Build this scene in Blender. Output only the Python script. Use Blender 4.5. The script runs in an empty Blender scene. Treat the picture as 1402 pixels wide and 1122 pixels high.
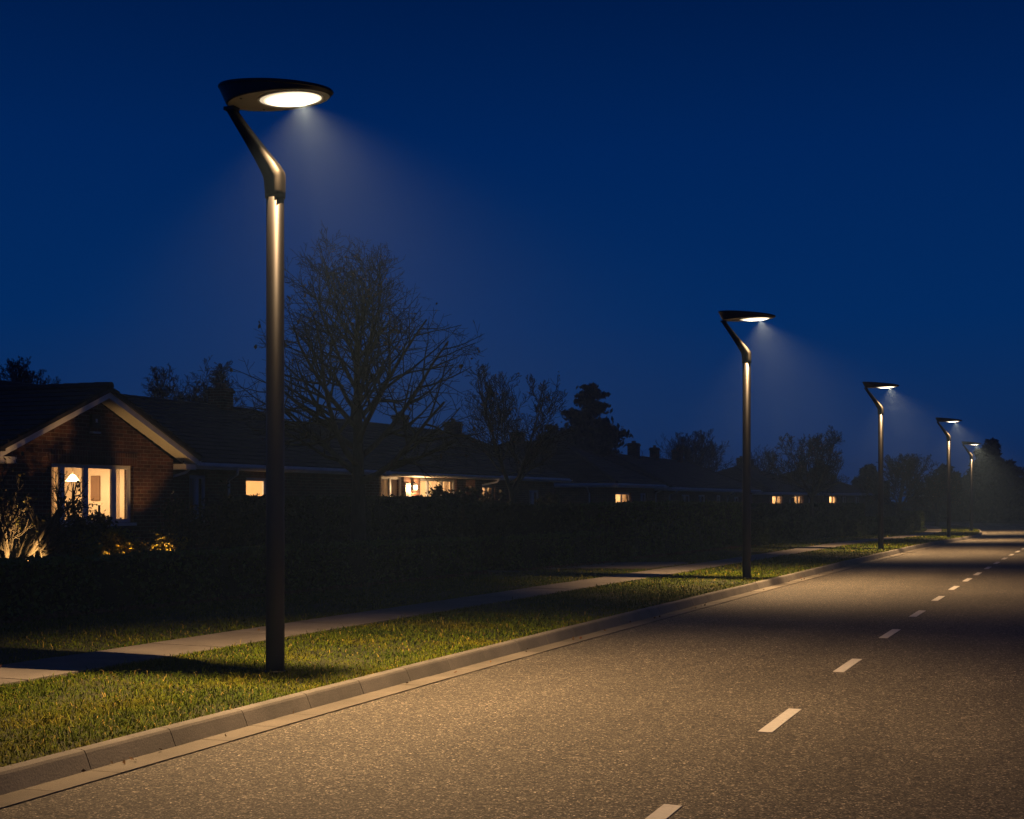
import bpy, math, random
import numpy as np
from mathutils import Vector
R = math.radians
sc = bpy.context.scene
C = sc.collection

# ------------------------------------------------------------------ helpers
class MB:
    """collects shapes and links them as ONE mesh object"""
    def __init__(s): s.v = []; s.f = []; s.m = []; s.cur = 0
    def add(s, vs, fs):
        b = len(s.v); s.v += [tuple(v) for v in vs]
        for f in fs: s.f.append([b + i for i in f]); s.m.append(s.cur)
    def box(s, x0, x1, y0, y1, z0, z1):
        s.add([(x0,y0,z0),(x1,y0,z0),(x1,y1,z0),(x0,y1,z0),(x0,y0,z1),(x1,y0,z1),(x1,y1,z1),(x0,y1,z1)],
              [(0,3,2,1),(4,5,6,7),(0,1,5,4),(1,2,6,5),(2,3,7,6),(3,0,4,7)])
    def quad(s, *p): s.add(p, [tuple(range(len(p)))])
    def tube(s, pts, rads, n=5, cap=True):
        pts = [Vector(p) for p in pts]; L = len(pts); vs = []; fs = []
        t = (pts[1] - pts[0]).normalized()
        u = t.cross(Vector((0,0,1)) if abs(t.z) < .9 else Vector((1,0,0))).normalized()
        for i, p in enumerate(pts):
            t = (pts[min(i+1,L-1)] - pts[max(i-1,0)]).normalized()
            u = (u - t * u.dot(t)).normalized(); w = t.cross(u); r = rads[i]
            for k in range(n):
                a = 2*math.pi*k/n; vs.append(p + u*(r*math.cos(a)) + w*(r*math.sin(a)))
        for i in range(L-1):
            for k in range(n):
                k2 = (k+1) % n; fs.append((i*n+k, i*n+k2, (i+1)*n+k2, (i+1)*n+k))
        if cap: fs.append(tuple(range((L-1)*n, L*n))); fs.append(tuple(range(n-1,-1,-1)))
        s.add(vs, fs)
    def loft(s, rings, cap0=True, cap1=True):
        n = len(rings[0]); vs = [p for r in rings for p in r]; fs = []
        for i in range(len(rings)-1):
            for k in range(n):
                k2 = (k+1) % n; fs.append((i*n+k, i*n+k2, (i+1)*n+k2, (i+1)*n+k))
        L = len(rings)
        if cap0: fs.append(tuple(range(n-1,-1,-1)))
        if cap1: fs.append(tuple(range((L-1)*n, L*n)))
        s.add(vs, fs)
    def build(s, name, mats, parent=None, smooth=False):
        me = bpy.data.meshes.new(name); me.from_pydata(s.v, [], s.f)
        if not isinstance(mats, (list, tuple)): mats = [mats]
        for m in mats: me.materials.append(m)
        if len(mats) > 1: me.polygons.foreach_set('material_index', s.m)
        if smooth: me.polygons.foreach_set('use_smooth', [True]*len(me.polygons))
        me.update()
        return link(name, me, parent)

def link(name, data, parent=None):
    o = bpy.data.objects.new(name, data); C.objects.link(o)
    if parent: o.parent = parent
    return o
def tag(o, label=None, cat=None, group=None, kind=None):
    if label: o['label'] = label
    if cat: o['category'] = cat
    if group: o['group'] = group
    if kind: o['kind'] = kind
    return o
def empty(name, loc, rz=0.):
    o = bpy.data.objects.new(name, None); C.objects.link(o)
    o.location = loc; o.rotation_euler = (0,0,rz); o.empty_display_size = .3; return o
def np_mesh(name, V, F4=None, F3=None, mat=None, parent=None, smooth=False):
    me = bpy.data.meshes.new(name)
    idx = []; starts = []; tot = []; off = 0
    for F in (F4, F3):
        if F is None or len(F) == 0: continue
        n = F.shape[1]; idx.append(F.reshape(-1)); starts.append(off + np.arange(len(F))*n); tot.append(np.full(len(F), n)); off += F.size
    idx = np.concatenate(idx); starts = np.concatenate(starts); tot = np.concatenate(tot)
    me.vertices.add(len(V)); me.vertices.foreach_set('co', np.asarray(V, np.float32).reshape(-1))
    me.loops.add(len(idx)); me.loops.foreach_set('vertex_index', idx.astype(np.int32))
    me.polygons.add(len(starts)); me.polygons.foreach_set('loop_start', starts.astype(np.int32))
    me.polygons.foreach_set('loop_total', tot.astype(np.int32))
    me.update(calc_edges=True); me.validate()
    if smooth: me.polygons.foreach_set('use_smooth', [True]*len(me.polygons))
    for m in (mat if isinstance(mat, (list,tuple)) else [mat]): me.materials.append(m)
    return link(name, me, parent)
def leaf_geo(P, size, rng, long=1.6, up=.0):
    """diamond leaves at points P, two folded halves each"""
    n = len(P); d = rng.normal(size=(n,3)); d[:,2] += up; d /= np.linalg.norm(d,axis=1)[:,None]
    e = rng.normal(size=(n,3)); e -= d*(e*d).sum(1)[:,None]; e /= np.linalg.norm(e,axis=1)[:,None]
    nn = np.cross(d,e)
    sz = (size*rng.uniform(.6,1.35,n))[:,None]
    a = P - d*sz*long*.5; b = P + e*sz*.5 + nn*sz*.12; c = P + d*sz*long*.5; f = P - e*sz*.5 + nn*sz*.12
    V = np.stack([a,b,c,f],1).reshape(-1,3); i = np.arange(n)*4
    return V, np.stack([i,i+1,i+2],1), np.stack([i,i+2,i+3],1)
def leaves_obj(name, P, size, rng, mat, parent=None, **k):
    V, A, B = leaf_geo(P, size, rng, **k)
    return np_mesh(name, V, None, np.concatenate([A,B]), mat, parent)

# ------------------------------------------------------------------ materials
def mat(name, col=(.5,.5,.5), rough=.8, metal=0., spec=.5):
    m = bpy.data.materials.new(name); m.use_nodes = True
    b = m.node_tree.nodes['Principled BSDF']
    b.inputs['Base Color'].default_value = (*col,1); b.inputs['Roughness'].default_value = rough
    b.inputs['Metallic'].default_value = metal; b.inputs['Specular IOR Level'].default_value = spec
    return m
def N(m, t, **k):
    n = m.node_tree.nodes.new(t)
    for a, v in k.items():
        if a in n.inputs: n.inputs[a].default_value = v
        else: setattr(n, a, v)
    return n
def L(m, a, b): m.node_tree.links.new(a, b)
def bsdf(m): return m.node_tree.nodes['Principled BSDF']
def ramp(m, stops, interp='LINEAR'):
    r = N(m, 'ShaderNodeValToRGB'); r.color_ramp.interpolation = interp
    els = r.color_ramp.elements
    while len(els) < len(stops): els.new(.5)
    for e, (p, c) in zip(els, stops):
        e.position = p; e.color = (*c,1) if isinstance(c, tuple) else (c,c,c,1)
    return r
def noisy(name, stops, scale=5., detail=6., rough=.85, bump=0., bscale=None, spec=.4, rnd=False, stretch=None):
    m = mat(name, rough=rough, spec=spec)
    tc = N(m,'ShaderNodeTexCoord'); src = tc.outputs['Object']
    if stretch:
        mp = N(m,'ShaderNodeMapping'); mp.inputs['Scale'].default_value = stretch; L(m, src, mp.inputs[0]); src = mp.outputs[0]
    n = N(m,'ShaderNodeTexNoise', Scale=scale, Detail=detail, Roughness=.6); L(m, src, n.inputs['Vector'])
    r = ramp(m, stops); L(m, n.outputs['Fac'], r.inputs[0]); col = r.outputs[0]
    if rnd:
        g = N(m,'ShaderNodeNewGeometry'); mx = N(m,'ShaderNodeHueSaturation')
        mr = N(m,'ShaderNodeMapRange'); mr.inputs[3].default_value = .55; mr.inputs[4].default_value = 1.5
        L(m, g.outputs['Random Per Island'], mr.inputs[0]); L(m, mr.outputs[0], mx.inputs['Value'])
        mh = N(m,'ShaderNodeMapRange'); mh.inputs[3].default_value = .475; mh.inputs[4].default_value = .515
        w = N(m,'ShaderNodeTexWhiteNoise', noise_dimensions='1D'); L(m, g.outputs['Random Per Island'], w.inputs['W'])
        L(m, w.outputs['Value'], mh.inputs[0]); L(m, mh.outputs[0], mx.inputs['Hue'])
        L(m, col, mx.inputs['Color']); col = mx.outputs[0]
    L(m, col, bsdf(m).inputs['Base Color'])
    if bump:
        n2 = N(m,'ShaderNodeTexNoise', Scale=bscale or scale*4, Detail=6.); L(m, src, n2.inputs['Vector'])
        b = N(m,'ShaderNodeBump', Strength=bump, Distance=.02); L(m, n2.outputs['Fac'], b.inputs['Height']); L(m, b.outputs[0], bsdf(m).inputs['Normal'])
    return m

M = {}
M['steel'] = mat('anthracite_paint', (.06,.06,.064), .48, .9, .3)
M['steel_arm'] = mat('arm_paint', (.022,.021,.02), .55, 0., .08)
M['steel_head'] = mat('black_paint', (.018,.018,.018), .42, .1)
M['head_under'] = mat('grey_underside', (.42,.40,.37), .5)
M['white_trim'] = noisy('white_trim', [(.3,(.55,.55,.56)),(.7,(.72,.72,.72))], 3., rough=.5)
M['soffit'] = mat('soffit', (.6,.58,.54), .7)
M['roof'] = noisy('roof_tile', [(.3,(.018,.017,.018)),(.7,(.042,.038,.036))], 2.2, rough=.8, bump=.5, bscale=25.)
M['plaster'] = mat('room_plaster', (.75,.62,.44), .9)
M['frame'] = mat('window_frame', (.6,.6,.62), .45)
M['frame_dark'] = mat('window_frame_dark', (.2,.19,.19), .45)
M['dark'] = mat('dark_object', (.02,.018,.015), .6)
M['clay'] = noisy('clay_pot', [(.3,(.10,.05,.035)),(.7,(.17,.09,.06))], 8.)
M['bark'] = noisy('bark', [(.3,(.02,.017,.013)),(.7,(.06,.052,.043))], 14., bump=.8, bscale=30., stretch=(1,1,.25))
M['twig'] = mat('twig', (.016,.0125,.010), .9, 0., .05)
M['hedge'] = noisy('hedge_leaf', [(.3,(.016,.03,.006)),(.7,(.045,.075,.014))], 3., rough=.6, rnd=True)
M['hedge_lit_tone'] = noisy('hedge_leaf_lit_tone', [(.3,(.04,.075,.010)),(.7,(.10,.16,.022))], 3., rough=.6, rnd=True)  # hedge leaf copy with lamplight put into its colour, for the street-side hedges
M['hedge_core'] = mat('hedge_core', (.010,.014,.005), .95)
M['shrub'] = noisy('shrub_leaf', [(.3,(.03,.035,.008)),(.7,(.08,.075,.015))], 3., rough=.6, rnd=True)
M['gold'] = noisy('golden_shrub_leaf', [(.3,(.14,.12,.012)),(.7,(.3,.24,.025))], 5., rough=.55, rnd=True)
M['needle'] = noisy('needle', [(.3,(.008,.014,.007)),(.7,(.022,.035,.016))], 2., rough=.7, rnd=True)
M['brownleaf'] = noisy('dry_leaf', [(.3,(.07,.035,.012)),(.7,(.14,.07,.02))], 5., rnd=True)
M['lawn'] = noisy('lawn_soil', [(.3,(.012,.014,.004)),(.5,(.028,.034,.007)),(.72,(.045,.04,.012))], 1.3, bump=1., bscale=60.)
M['blade'] = noisy('grass_blade', [(.28,(.028,.054,.002)),(.5,(.068,.10,.003)),(.75,(.15,.14,.007))], .9, rough=.75, spec=.08, rnd=True)
M['mulch'] = noisy('mulch', [(.3,(.03,.016,.01)),(.7,(.12,.06,.035))], 22., bump=1., bscale=40.)
M['chip'] = noisy('bark_chip', [(.3,(.06,.03,.018)),(.7,(.17,.09,.05))], 9., rnd=True)
M['soil'] = noisy('ground', [(.3,(.012,.013,.006)),(.7,(.03,.03,.012))], .6)
M['paint'] = noisy('road_paint', [(.27,(.2,.19,.18)),(.36,(.5,.48,.45)),(.8,(.62,.6,.56))], 30., rough=.6, bump=.4, bscale=80.)

def concrete(name, a, b, fine=60., bump=.14):
    m = noisy(name, [(.25,a),(.75,b)], 1.6, detail=10., rough=.85, bump=bump, bscale=fine)
    nt = m.node_tree; r = [n for n in nt.nodes if n.type == 'VALTORGB'][0]
    v = N(m,'ShaderNodeTexNoise', Scale=140., Detail=3.); tc = [n for n in nt.nodes if n.type == 'TEX_COORD'][0]; L(m, tc.outputs['Object'], v.inputs['Vector'])
    rr = ramp(m, [(.3,.72),(.7,1.15)]); L(m, v.outputs['Fac'], rr.inputs[0])
    mx = N(m,'ShaderNodeMixRGB', blend_type='MULTIPLY'); mx.inputs[0].default_value = 1
    L(m, r.outputs[0], mx.inputs[1]); L(m, rr.outputs[0], mx.inputs[2]); 
    g = N(m,'ShaderNodeNewGeometry'); mr = N(m,'ShaderNodeMapRange'); mr.inputs[3].default_value=.82; mr.inputs[4].default_value=1.12
    L(m, g.outputs['Random Per Island'], mr.inputs[0])
    m2 = N(m,'ShaderNodeMixRGB', blend_type='MULTIPLY'); m2.inputs[0].default_value = 1
    L(m, mx.outputs[0], m2.inputs[1]); L(m, mr.outputs[0], m2.inputs[2]); L(m, m2.outputs[0], bsdf(m).inputs['Base Color'])
    return m
M['kerb'] = concrete('kerb_concrete', (.10,.095,.085), (.2,.185,.165))
M['gutter_c'] = concrete('gutter_concrete', (.09,.08,.066), (.19,.17,.14))
M['path'] = concrete('path_concrete', (.10,.09,.08), (.2,.18,.16))

def asphalt():
    m = mat('asphalt', rough=.8, spec=.35)
    tc = N(m,'ShaderNodeTexCoord'); src = tc.outputs['Object']
    big = N(m,'ShaderNodeTexNoise', Scale=.35, Detail=5.); L(m, src, big.inputs['Vector'])
    rb = ramp(m, [(.3,.8),(.7,1.15)]); L(m, big.outputs['Fac'], rb.inputs[0])
    mid = N(m,'ShaderNodeTexNoise', Scale=27., Detail=2., Distortion=2.6); L(m, src, mid.inputs['Vector'])
    rm = ramp(m, [(.36,(.028,.0255,.022)),(.50,(.066,.060,.050)),(.58,(.13,.116,.092)),(.66,(.27,.235,.185))]); L(m, mid.outputs['Fac'], rm.inputs[0])
    vor = N(m,'ShaderNodeTexVoronoi', Scale=85.); L(m, src, vor.inputs['Vector'])
    sep = N(m,'ShaderNodeSeparateColor'); L(m, vor.outputs['Color'], sep.inputs[0])
    rv = ramp(m, [(0,.5),(.8,1.),(.92,1.6),(1.,3.2)]); L(m, sep.outputs[0], rv.inputs[0])
    a = N(m,'ShaderNodeMixRGB', blend_type='MULTIPLY'); a.inputs[0].default_value=1; L(m, rm.outputs[0], a.inputs[1]); L(m, rv.outputs[0], a.inputs[2])
    b = N(m,'ShaderNodeMixRGB', blend_type='MULTIPLY'); b.inputs[0].default_value=1; L(m, a.outputs[0], b.inputs[1]); L(m, rb.outputs[0], b.inputs[2])
    L(m, b.outputs[0], bsdf(m).inputs['Base Color'])
    mp = N(m,'ShaderNodeMapping'); mp.inputs['Scale'].default_value = (1.1,.035,1.); L(m, src, mp.inputs[0])   # faint wheel tracks along the street
    tr = N(m,'ShaderNodeTexNoise', Scale=1., Detail=4.); L(m, mp.outputs[0], tr.inputs['Vector']); rt = ramp(m, [(.3,.82),(.7,1.16)]); L(m, tr.outputs['Fac'], rt.inputs[0])
    b2 = N(m,'ShaderNodeMixRGB', blend_type='MULTIPLY'); b2.inputs[0].default_value=1; L(m, b.outputs[0], b2.inputs[1]); L(m, rt.outputs[0], b2.inputs[2]); L(m, b2.outputs[0], bsdf(m).inputs['Base Color'])
    ad = N(m,'ShaderNodeMath', operation='MULTIPLY_ADD'); L(m, mid.outputs['Fac'], ad.inputs[0]); ad.inputs[1].default_value = .8
    L(m, sep.outputs[1], ad.inputs[2])
    bp = N(m,'ShaderNodeBump', Strength=.75, Distance=.006); L(m, ad.outputs[0], bp.inputs['Height']); L(m, bp.outputs[0], bsdf(m).inputs['Normal'])
    return m
M['asphalt'] = asphalt()

def brick(name, soldier=False):
    m = mat(name, rough=.9, spec=.25)
    tc = N(m,'ShaderNodeTexCoord'); sp = N(m,'ShaderNodeSeparateXYZ'); L(m, tc.outputs['Object'], sp.inputs[0])
    ad = N(m,'ShaderNodeMath', operation='ADD'); L(m, sp.outputs[0], ad.inputs[0]); L(m, sp.outputs[1], ad.inputs[1])
    cb = N(m,'ShaderNodeCombineXYZ'); L(m, ad.outputs[0], cb.inputs[0]); L(m, sp.outputs[2], cb.inputs[1])
    bt = N(m,'ShaderNodeTexBrick', Scale=1., **{'Brick Width': .085 if soldier else .25, 'Row Height': .26 if soldier else .085, 'Mortar Size': .008, 'Mortar Smooth': .2, 'Bias': 0.})
    if soldier: bt.offset = 0.
    bt.inputs['Color1'].default_value = (.06,.025,.016,1); bt.inputs['Color2'].default_value = (.13,.054,.034,1); bt.inputs['Mortar'].default_value = (.17,.14,.12,1)
    L(m, cb.outputs[0], bt.inputs['Vector'])
    n = N(m,'ShaderNodeTexNoise', Scale=3., Detail=8.); L(m, tc.outputs['Object'], n.inputs['Vector'])
    r = ramp(m, [(.3,.6),(.7,1.25)]); L(m, n.outputs['Fac'], r.inputs[0])
    mx = N(m,'ShaderNodeMixRGB', blend_type='MULTIPLY'); mx.inputs[0].default_value=1; L(m, bt.outputs['Color'], mx.inputs[1]); L(m, r.outputs[0], mx.inputs[2])
    L(m, mx.outputs[0], bsdf(m).inputs['Base Color'])
    iv = N(m,'ShaderNodeMath', operation='SUBTRACT'); iv.inputs[0].default_value = 1.; L(m, bt.outputs['Fac'], iv.inputs[1])
    bp = N(m,'ShaderNodeBump', Strength=.8, Distance=.012); L(m, iv.outputs[0], bp.inputs['Height']); L(m, bp.outputs[0], bsdf(m).inputs['Normal'])
    return m
M['brick'] = brick('brick'); M['soldier'] = brick('soldier_brick', True)

def straw(m):
    nt = m.node_tree; b = bsdf(m); src = b.inputs['Base Color'].links[0].from_socket
    g_ = N(m,'ShaderNodeNewGeometry'); c = N(m,'ShaderNodeMath', operation='GREATER_THAN'); c.inputs[1].default_value = .955; L(m, g_.outputs['Random Per Island'], c.inputs[0])
    x = N(m,'ShaderNodeMixRGB'); L(m, c.outputs[0], x.inputs[0]); L(m, src, x.inputs[1]); x.inputs[2].default_value = (.34,.25,.055,1); L(m, x.outputs[0], b.inputs['Base Color'])
straw(M['blade'])
def glass():
    m = bpy.data.materials.new('window_glass'); m.use_nodes = True; nt = m.node_tree; nt.nodes.remove(nt.nodes['Principled BSDF'])
    t = N(m,'ShaderNodeBsdfTransparent'); t.inputs[0].default_value = (.94,.95,.94,1)
    g = N(m,'ShaderNodeBsdfGlossy'); g.inputs['Roughness'].default_value = .03
    ge = N(m,'ShaderNodeNewGeometry'); dt = N(m,'ShaderNodeVectorMath', operation='DOT_PRODUCT'); L(m, ge.outputs['Incoming'], dt.inputs[0]); L(m, ge.outputs['Normal'], dt.inputs[1])
    def mth(op, a, b=None):
        q = N(m,'ShaderNodeMath', operation=op); L(m, a, q.inputs[0])
        if b is not None: q.inputs[1].default_value = b
        return q.outputs[0]
    f = N(m,'ShaderNodeMath', operation='MULTIPLY_ADD'); i1 = mth('MULTIPLY', mth('ABSOLUTE', dt.outputs['Value']), -1.); i1 = mth('ADD', i1, 1.); L(m, mth('POWER', i1, 5.), f.inputs[0]); f.inputs[1].default_value = .5; f.inputs[2].default_value = .03
    x = N(m,'ShaderNodeMixShader'); L(m, f.outputs[0], x.inputs[0]); L(m, t.outputs[0], x.inputs[1]); L(m, g.outputs[0], x.inputs[2])
    L(m, x.outputs[0], nt.nodes['Material Output'].inputs[0]); return m
M['glass'] = glass()
def cloth(name, col):
    m = bpy.data.materials.new(name); m.use_nodes = True; nt = m.node_tree; nt.nodes.remove(nt.nodes['Principled BSDF'])
    d = N(m,'ShaderNodeBsdfDiffuse'); d.inputs[0].default_value = (*col,1); t = N(m,'ShaderNodeBsdfTranslucent'); t.inputs[0].default_value = (*col,1)
    x = N(m,'ShaderNodeMixShader'); x.inputs[0].default_value = .45; L(m, d.outputs[0], x.inputs[1]); L(m, t.outputs[0], x.inputs[2])
    L(m, x.outputs[0], nt.nodes['Material Output'].inputs[0]); return m
M['curtain'] = cloth('curtain', (.62,.5,.36)); M['curtain_pale'] = cloth('curtain_pale', (.6,.62,.66))
def emit(name, col, s):
    m = mat(name, (.02,.02,.02)); b = bsdf(m)
    b.inputs['Emission Color'].default_value = (*col,1); b.inputs['Emission Strength'].default_value = s; return m
WARM = (1.,.61,.28)
def led():
    m = emit('led_panel', (1.,.80,.52), 1.); tc = N(m,'ShaderNodeTexCoord'); mp = N(m,'ShaderNodeMapping'); mp.inputs['Location'].default_value = (-.19/.30,0,0); mp.inputs['Scale'].default_value = (1/.30,1/.22,0)
    L(m, tc.outputs['Object'], mp.inputs[0]); ln = N(m,'ShaderNodeVectorMath', operation='LENGTH'); L(m, mp.outputs[0], ln.inputs[0])
    r = ramp(m, [(.0,1.),(.55,.8),(.82,.16),(1.,.05)], 'EASE'); L(m, ln.outputs['Value'], r.inputs[0])
    k = N(m,'ShaderNodeMath', operation='MULTIPLY'); k.inputs[1].default_value = 16.; L(m, r.outputs[0], k.inputs[0]); L(m, k.outputs[0], bsdf(m).inputs['Emission Strength']); return m
M['led'] = led()
M['bulb'] = emit('bulb', (1.,.7,.38), 9.)
M['garden_lens'] = emit('garden_lens', (1.,.72,.4), 6.)

# ------------------------------------------------------------------ street layout
def g(y):                                    # the street falls a little at its far end
    t = min(1., max(0., (y-50)/38.)); return -.3*t*t*(3-2*t)
KP = [(-16,-5.8),(0,-5.8),(12,-5.8),(24,-5.52),(36,-5.2),(48,-4.8),(60,-4.28),(70,-4.08),(80,-4.1),(90,-4.5),(98,-5.2),(104,-6.0)]
def K(y):
    ys = [p[0] for p in KP]; i = max(0, min(len(KP)-2, sum(1 for q in ys if q <= y)-1))
    def sl(j):
        a = max(0,j-1); b = min(len(KP)-1,j+1); return (KP[b][1]-KP[a][1])/(KP[b][0]-KP[a][0])
    h = KP[i+1][0]-KP[i][0]; t = (y-KP[i][0])/h
    return ((2*t**3-3*t*t+1)*KP[i][1]+(t**3-2*t*t+t)*h*sl(i)+(-2*t**3+3*t*t)*KP[i+1][1]+(t**3-t*t)*h*sl(i+1))
poly = [(K(y*.5), y*.5) for y in range(-32, 209)]
hx, hy = poly[-1][0]-poly[-2][0], poly[-1][1]-poly[-2][1]
a0 = math.atan2(hy, hx); RB = 20.
cx, cy = poly[-1][0]-RB*math.sin(a0), poly[-1][1]+RB*math.cos(a0)
na = 70; a1 = R(182)
for i in range(1, na+1):
    a = a0+(a1-a0)*i/na; poly.append((cx+RB*math.sin(a), cy-RB*math.cos(a)))
for i in range(1, 140): poly.append((poly[-1][0]+.7*math.cos(a1), poly[-1][1]+.7*math.sin(a1)))
poly = np.array(poly); seg = np.hypot(*np.diff(poly,axis=0).T); S = np.concatenate([[0],np.cumsum(seg)])
S_BEND = S[241]
def fr(s):
    x = np.interp(s,S,poly[:,0]); y = np.interp(s,S,poly[:,1])
    x2 = np.interp(min(s+.4,S[-1]),S,poly[:,0]); y2 = np.interp(min(s+.4,S[-1]),S,poly[:,1])
    x1 = np.interp(max(s-.4,0),S,poly[:,0]); y1 = np.interp(max(s-.4,0),S,poly[:,1])
    tx, ty = x2-x1, y2-y1; l = math.hypot(tx,ty); return x, y, ty/l, -tx/l   # position and normal to the right
def at(s, o, z=0.):
    x, y, nx, ny = fr(s); return (x+nx*o, y+ny*o, g(y)+z)
def s_of(y): return float(np.interp(y, poly[:241,1], S[:241]))
def sheet(name, s0, s1, step, offs, zf, m, kind='structure'):
    ss = np.arange(s0, s1+step*.5, step); V = []
    for s in ss:
        for o in offs: V.append(at(s, o, zf(s,o)))
    n = len(offs); i = np.arange(len(ss)-1)[:,None]*n+np.arange(n-1)[None,:]; i = i.reshape(-1)
    o = np_mesh(name, np.array(V), np.stack([i,i+1,i+1+n,i+n],1), None, m, None, True); tag(o, kind=kind); return o
rs = random.Random(4)
LAWN = .115
END = S[-1]
# base ground to the horizon
gx = np.array([-520,-200,-120,-80,-50,-30,-15,0,15,40,80,200,520.]); gy = np.array([-520,-200,-60,-20,0,20,40,50,60,70,80,90,110,140,200,520.])
V = np.array([(x,y,g(y)-.12) for y in gy for x in gx]); n = len(gx); i = (np.arange(len(gy)-1)[:,None]*n+np.arange(n-1)[None,:]).reshape(-1)
tag(np_mesh('ground', V, np.stack([i,i+1,i+1+n,i+n],1), None, M['soil'], None, True), kind='structure')
camber = lambda s,o: .05*(1-((o-3.75)/3.5)**2)
sheet('road', 0, END, 1., [.24,.8,1.6,2.6,3.75,4.9,5.9,6.7,7.2], camber, M['asphalt'])
PW = lambda s: 1.12-.2*min(1,s/60.)          # footpath width
PF = lambda s: -2.92+.5*min(1,max(0,(s-20)/32.))  # footpath near edge
def lawn_z(s,o): return LAWN-.012+.012*math.sin(s*.9+o*2)*math.sin(o*1.7)
def strip(name, s0, s1, step, f0, f1, nseg, zf, m):
    ss = np.arange(s0, s1+.01, step); V = []
    for s in ss:
        a, b = f0(s), f1(s)
        for k in range(nseg+1):
            o = a+(b-a)*k/nseg; V.append(at(s,o,zf(s,o)))
    n = nseg+1; i = (np.arange(len(ss)-1)[:,None]*n+np.arange(n-1)[None,:]).reshape(-1)
    return tag(np_mesh(name, np.array(V), np.stack([i,i+1,i+1+n,i+n],1), None, m, None, True), kind='structure')
strip('verge', 0, END, 1., PF, lambda s:-.14, 6, lawn_z, M['lawn'])
strip('lawn', 0, S_BEND, 1., lambda s:-70., lambda s: PF(s)-PW(s), 40, lawn_z, M['lawn'])
strip('lawn', S_BEND, END, 1., lambda s:-19.4, lambda s: PF(s)-PW(s), 12, lawn_z, M['lawn'])
strip('verge', 0, END, 1., lambda s:7.65, lambda s:70., 30, lawn_z, M['lawn'])
# kerb stones, gutter slabs and path slabs
def slabs(name, s0, s1, ln, gap, prof, m, jit=.0, sub=3):
    mb = MB(); s = s0
    while s < s1:
        l = ln*rs.uniform(.96,1.04) if s < 140 else ln*3
        e = min(s+l-gap, s1); dz = rs.uniform(-jit,jit); rings = []
        for k in range(sub+1):
            q = s+(e-s)*k/sub; rings.append([at(q,o if not callable(o) else o(q),z+dz) for o,z in prof])
        mb.loft(rings[::-1]); s += l
    o = mb.build(name, m); tag(o, kind='structure'); return o
KPROF = [(-.15,-.1),(-.15,.118),(-.135,.128),(-.075,.128),(-.052,.122),(-.040,.106),(.006,.0),(.012,-.1)]
slabs('kerb', 0, END, .92, .008, KPROF, M['kerb'], .002)
slabs('gutter_strip', 0, END, .62, .005, [(.016,-.1),(.016,.004),(.27,.010),(.27,-.1)], M['gutter_c'], .0015)
slabs('kerb', 0, END, 1.8, .012, [(7.5-o,z) for o,z in KPROF[::-1]], M['kerb'], .002)
slabs('footpath', 0, END, 1.5, .02, [(lambda q: PF(q)-PW(q),-.1),(lambda q: PF(q)-PW(q),LAWN+.008),(PF,LAWN+.008),(PF,-.1)], M['path'], .003)
mb = MB()                                    # dashes of the centre line
ycs = [-4.6,-.85,2.95,6.7,10.47,14.24,17.83,21.1,24.46,27.5,30.4,33.0]+[33.0+2.95*k for k in range(1,40)]
for yc in ycs:
    s = s_of(yc) if yc < 104 else s_of(104)+yc-104; rings = []
    w = .052; oc = 3.83-.28*min(1.,max(0.,(yc-10)/16.))
    for q in np.linspace(s-.6, s+.6, 4): rings.append([at(q,oc+o,.0505+z) for o,z in ((-w,0),(-w,.0045),(w,.0045),(w,0))])
    mb.loft(rings[::-1])
tag(mb.build('road_marking', M['paint']), kind='structure')

# concrete crossing and garden path
mb = MB()
def pslab(pts, z=LAWN+.012):
    z0 = z-.06; n = len(pts); vs = [(x,y,z0) for x,y in pts]+[(x,y,z) for x,y in pts]
    mb.add(vs, [tuple(range(n,2*n))]+[(k,(k+1)%n,n+(k+1)%n,n+k) for k in range(n)])
pslab([(-12.2,30.9),(-10.6,30.6),(-9.05,31.4),(-8.75,33.9),(-9.2,34.6),(-11.2,33.3)])
pslab([(-12.25,28.05),(-12.25,28.85),(-10.7,30.4),(-12.15,30.7),(-11.6,29.0),(-11.3,28.4)])
tag(mb.build('driveway', M['path']), kind='structure')
mb = MB()
for k in range(9): mb.box(-12.9-k*.75,-12.22-k*.75,28.05+.02*rs.random(),28.8,LAWN-.05,LAWN+.012+rs.uniform(0,.004))
tag(mb.build('garden_path', M['path']), kind='structure')

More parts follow.
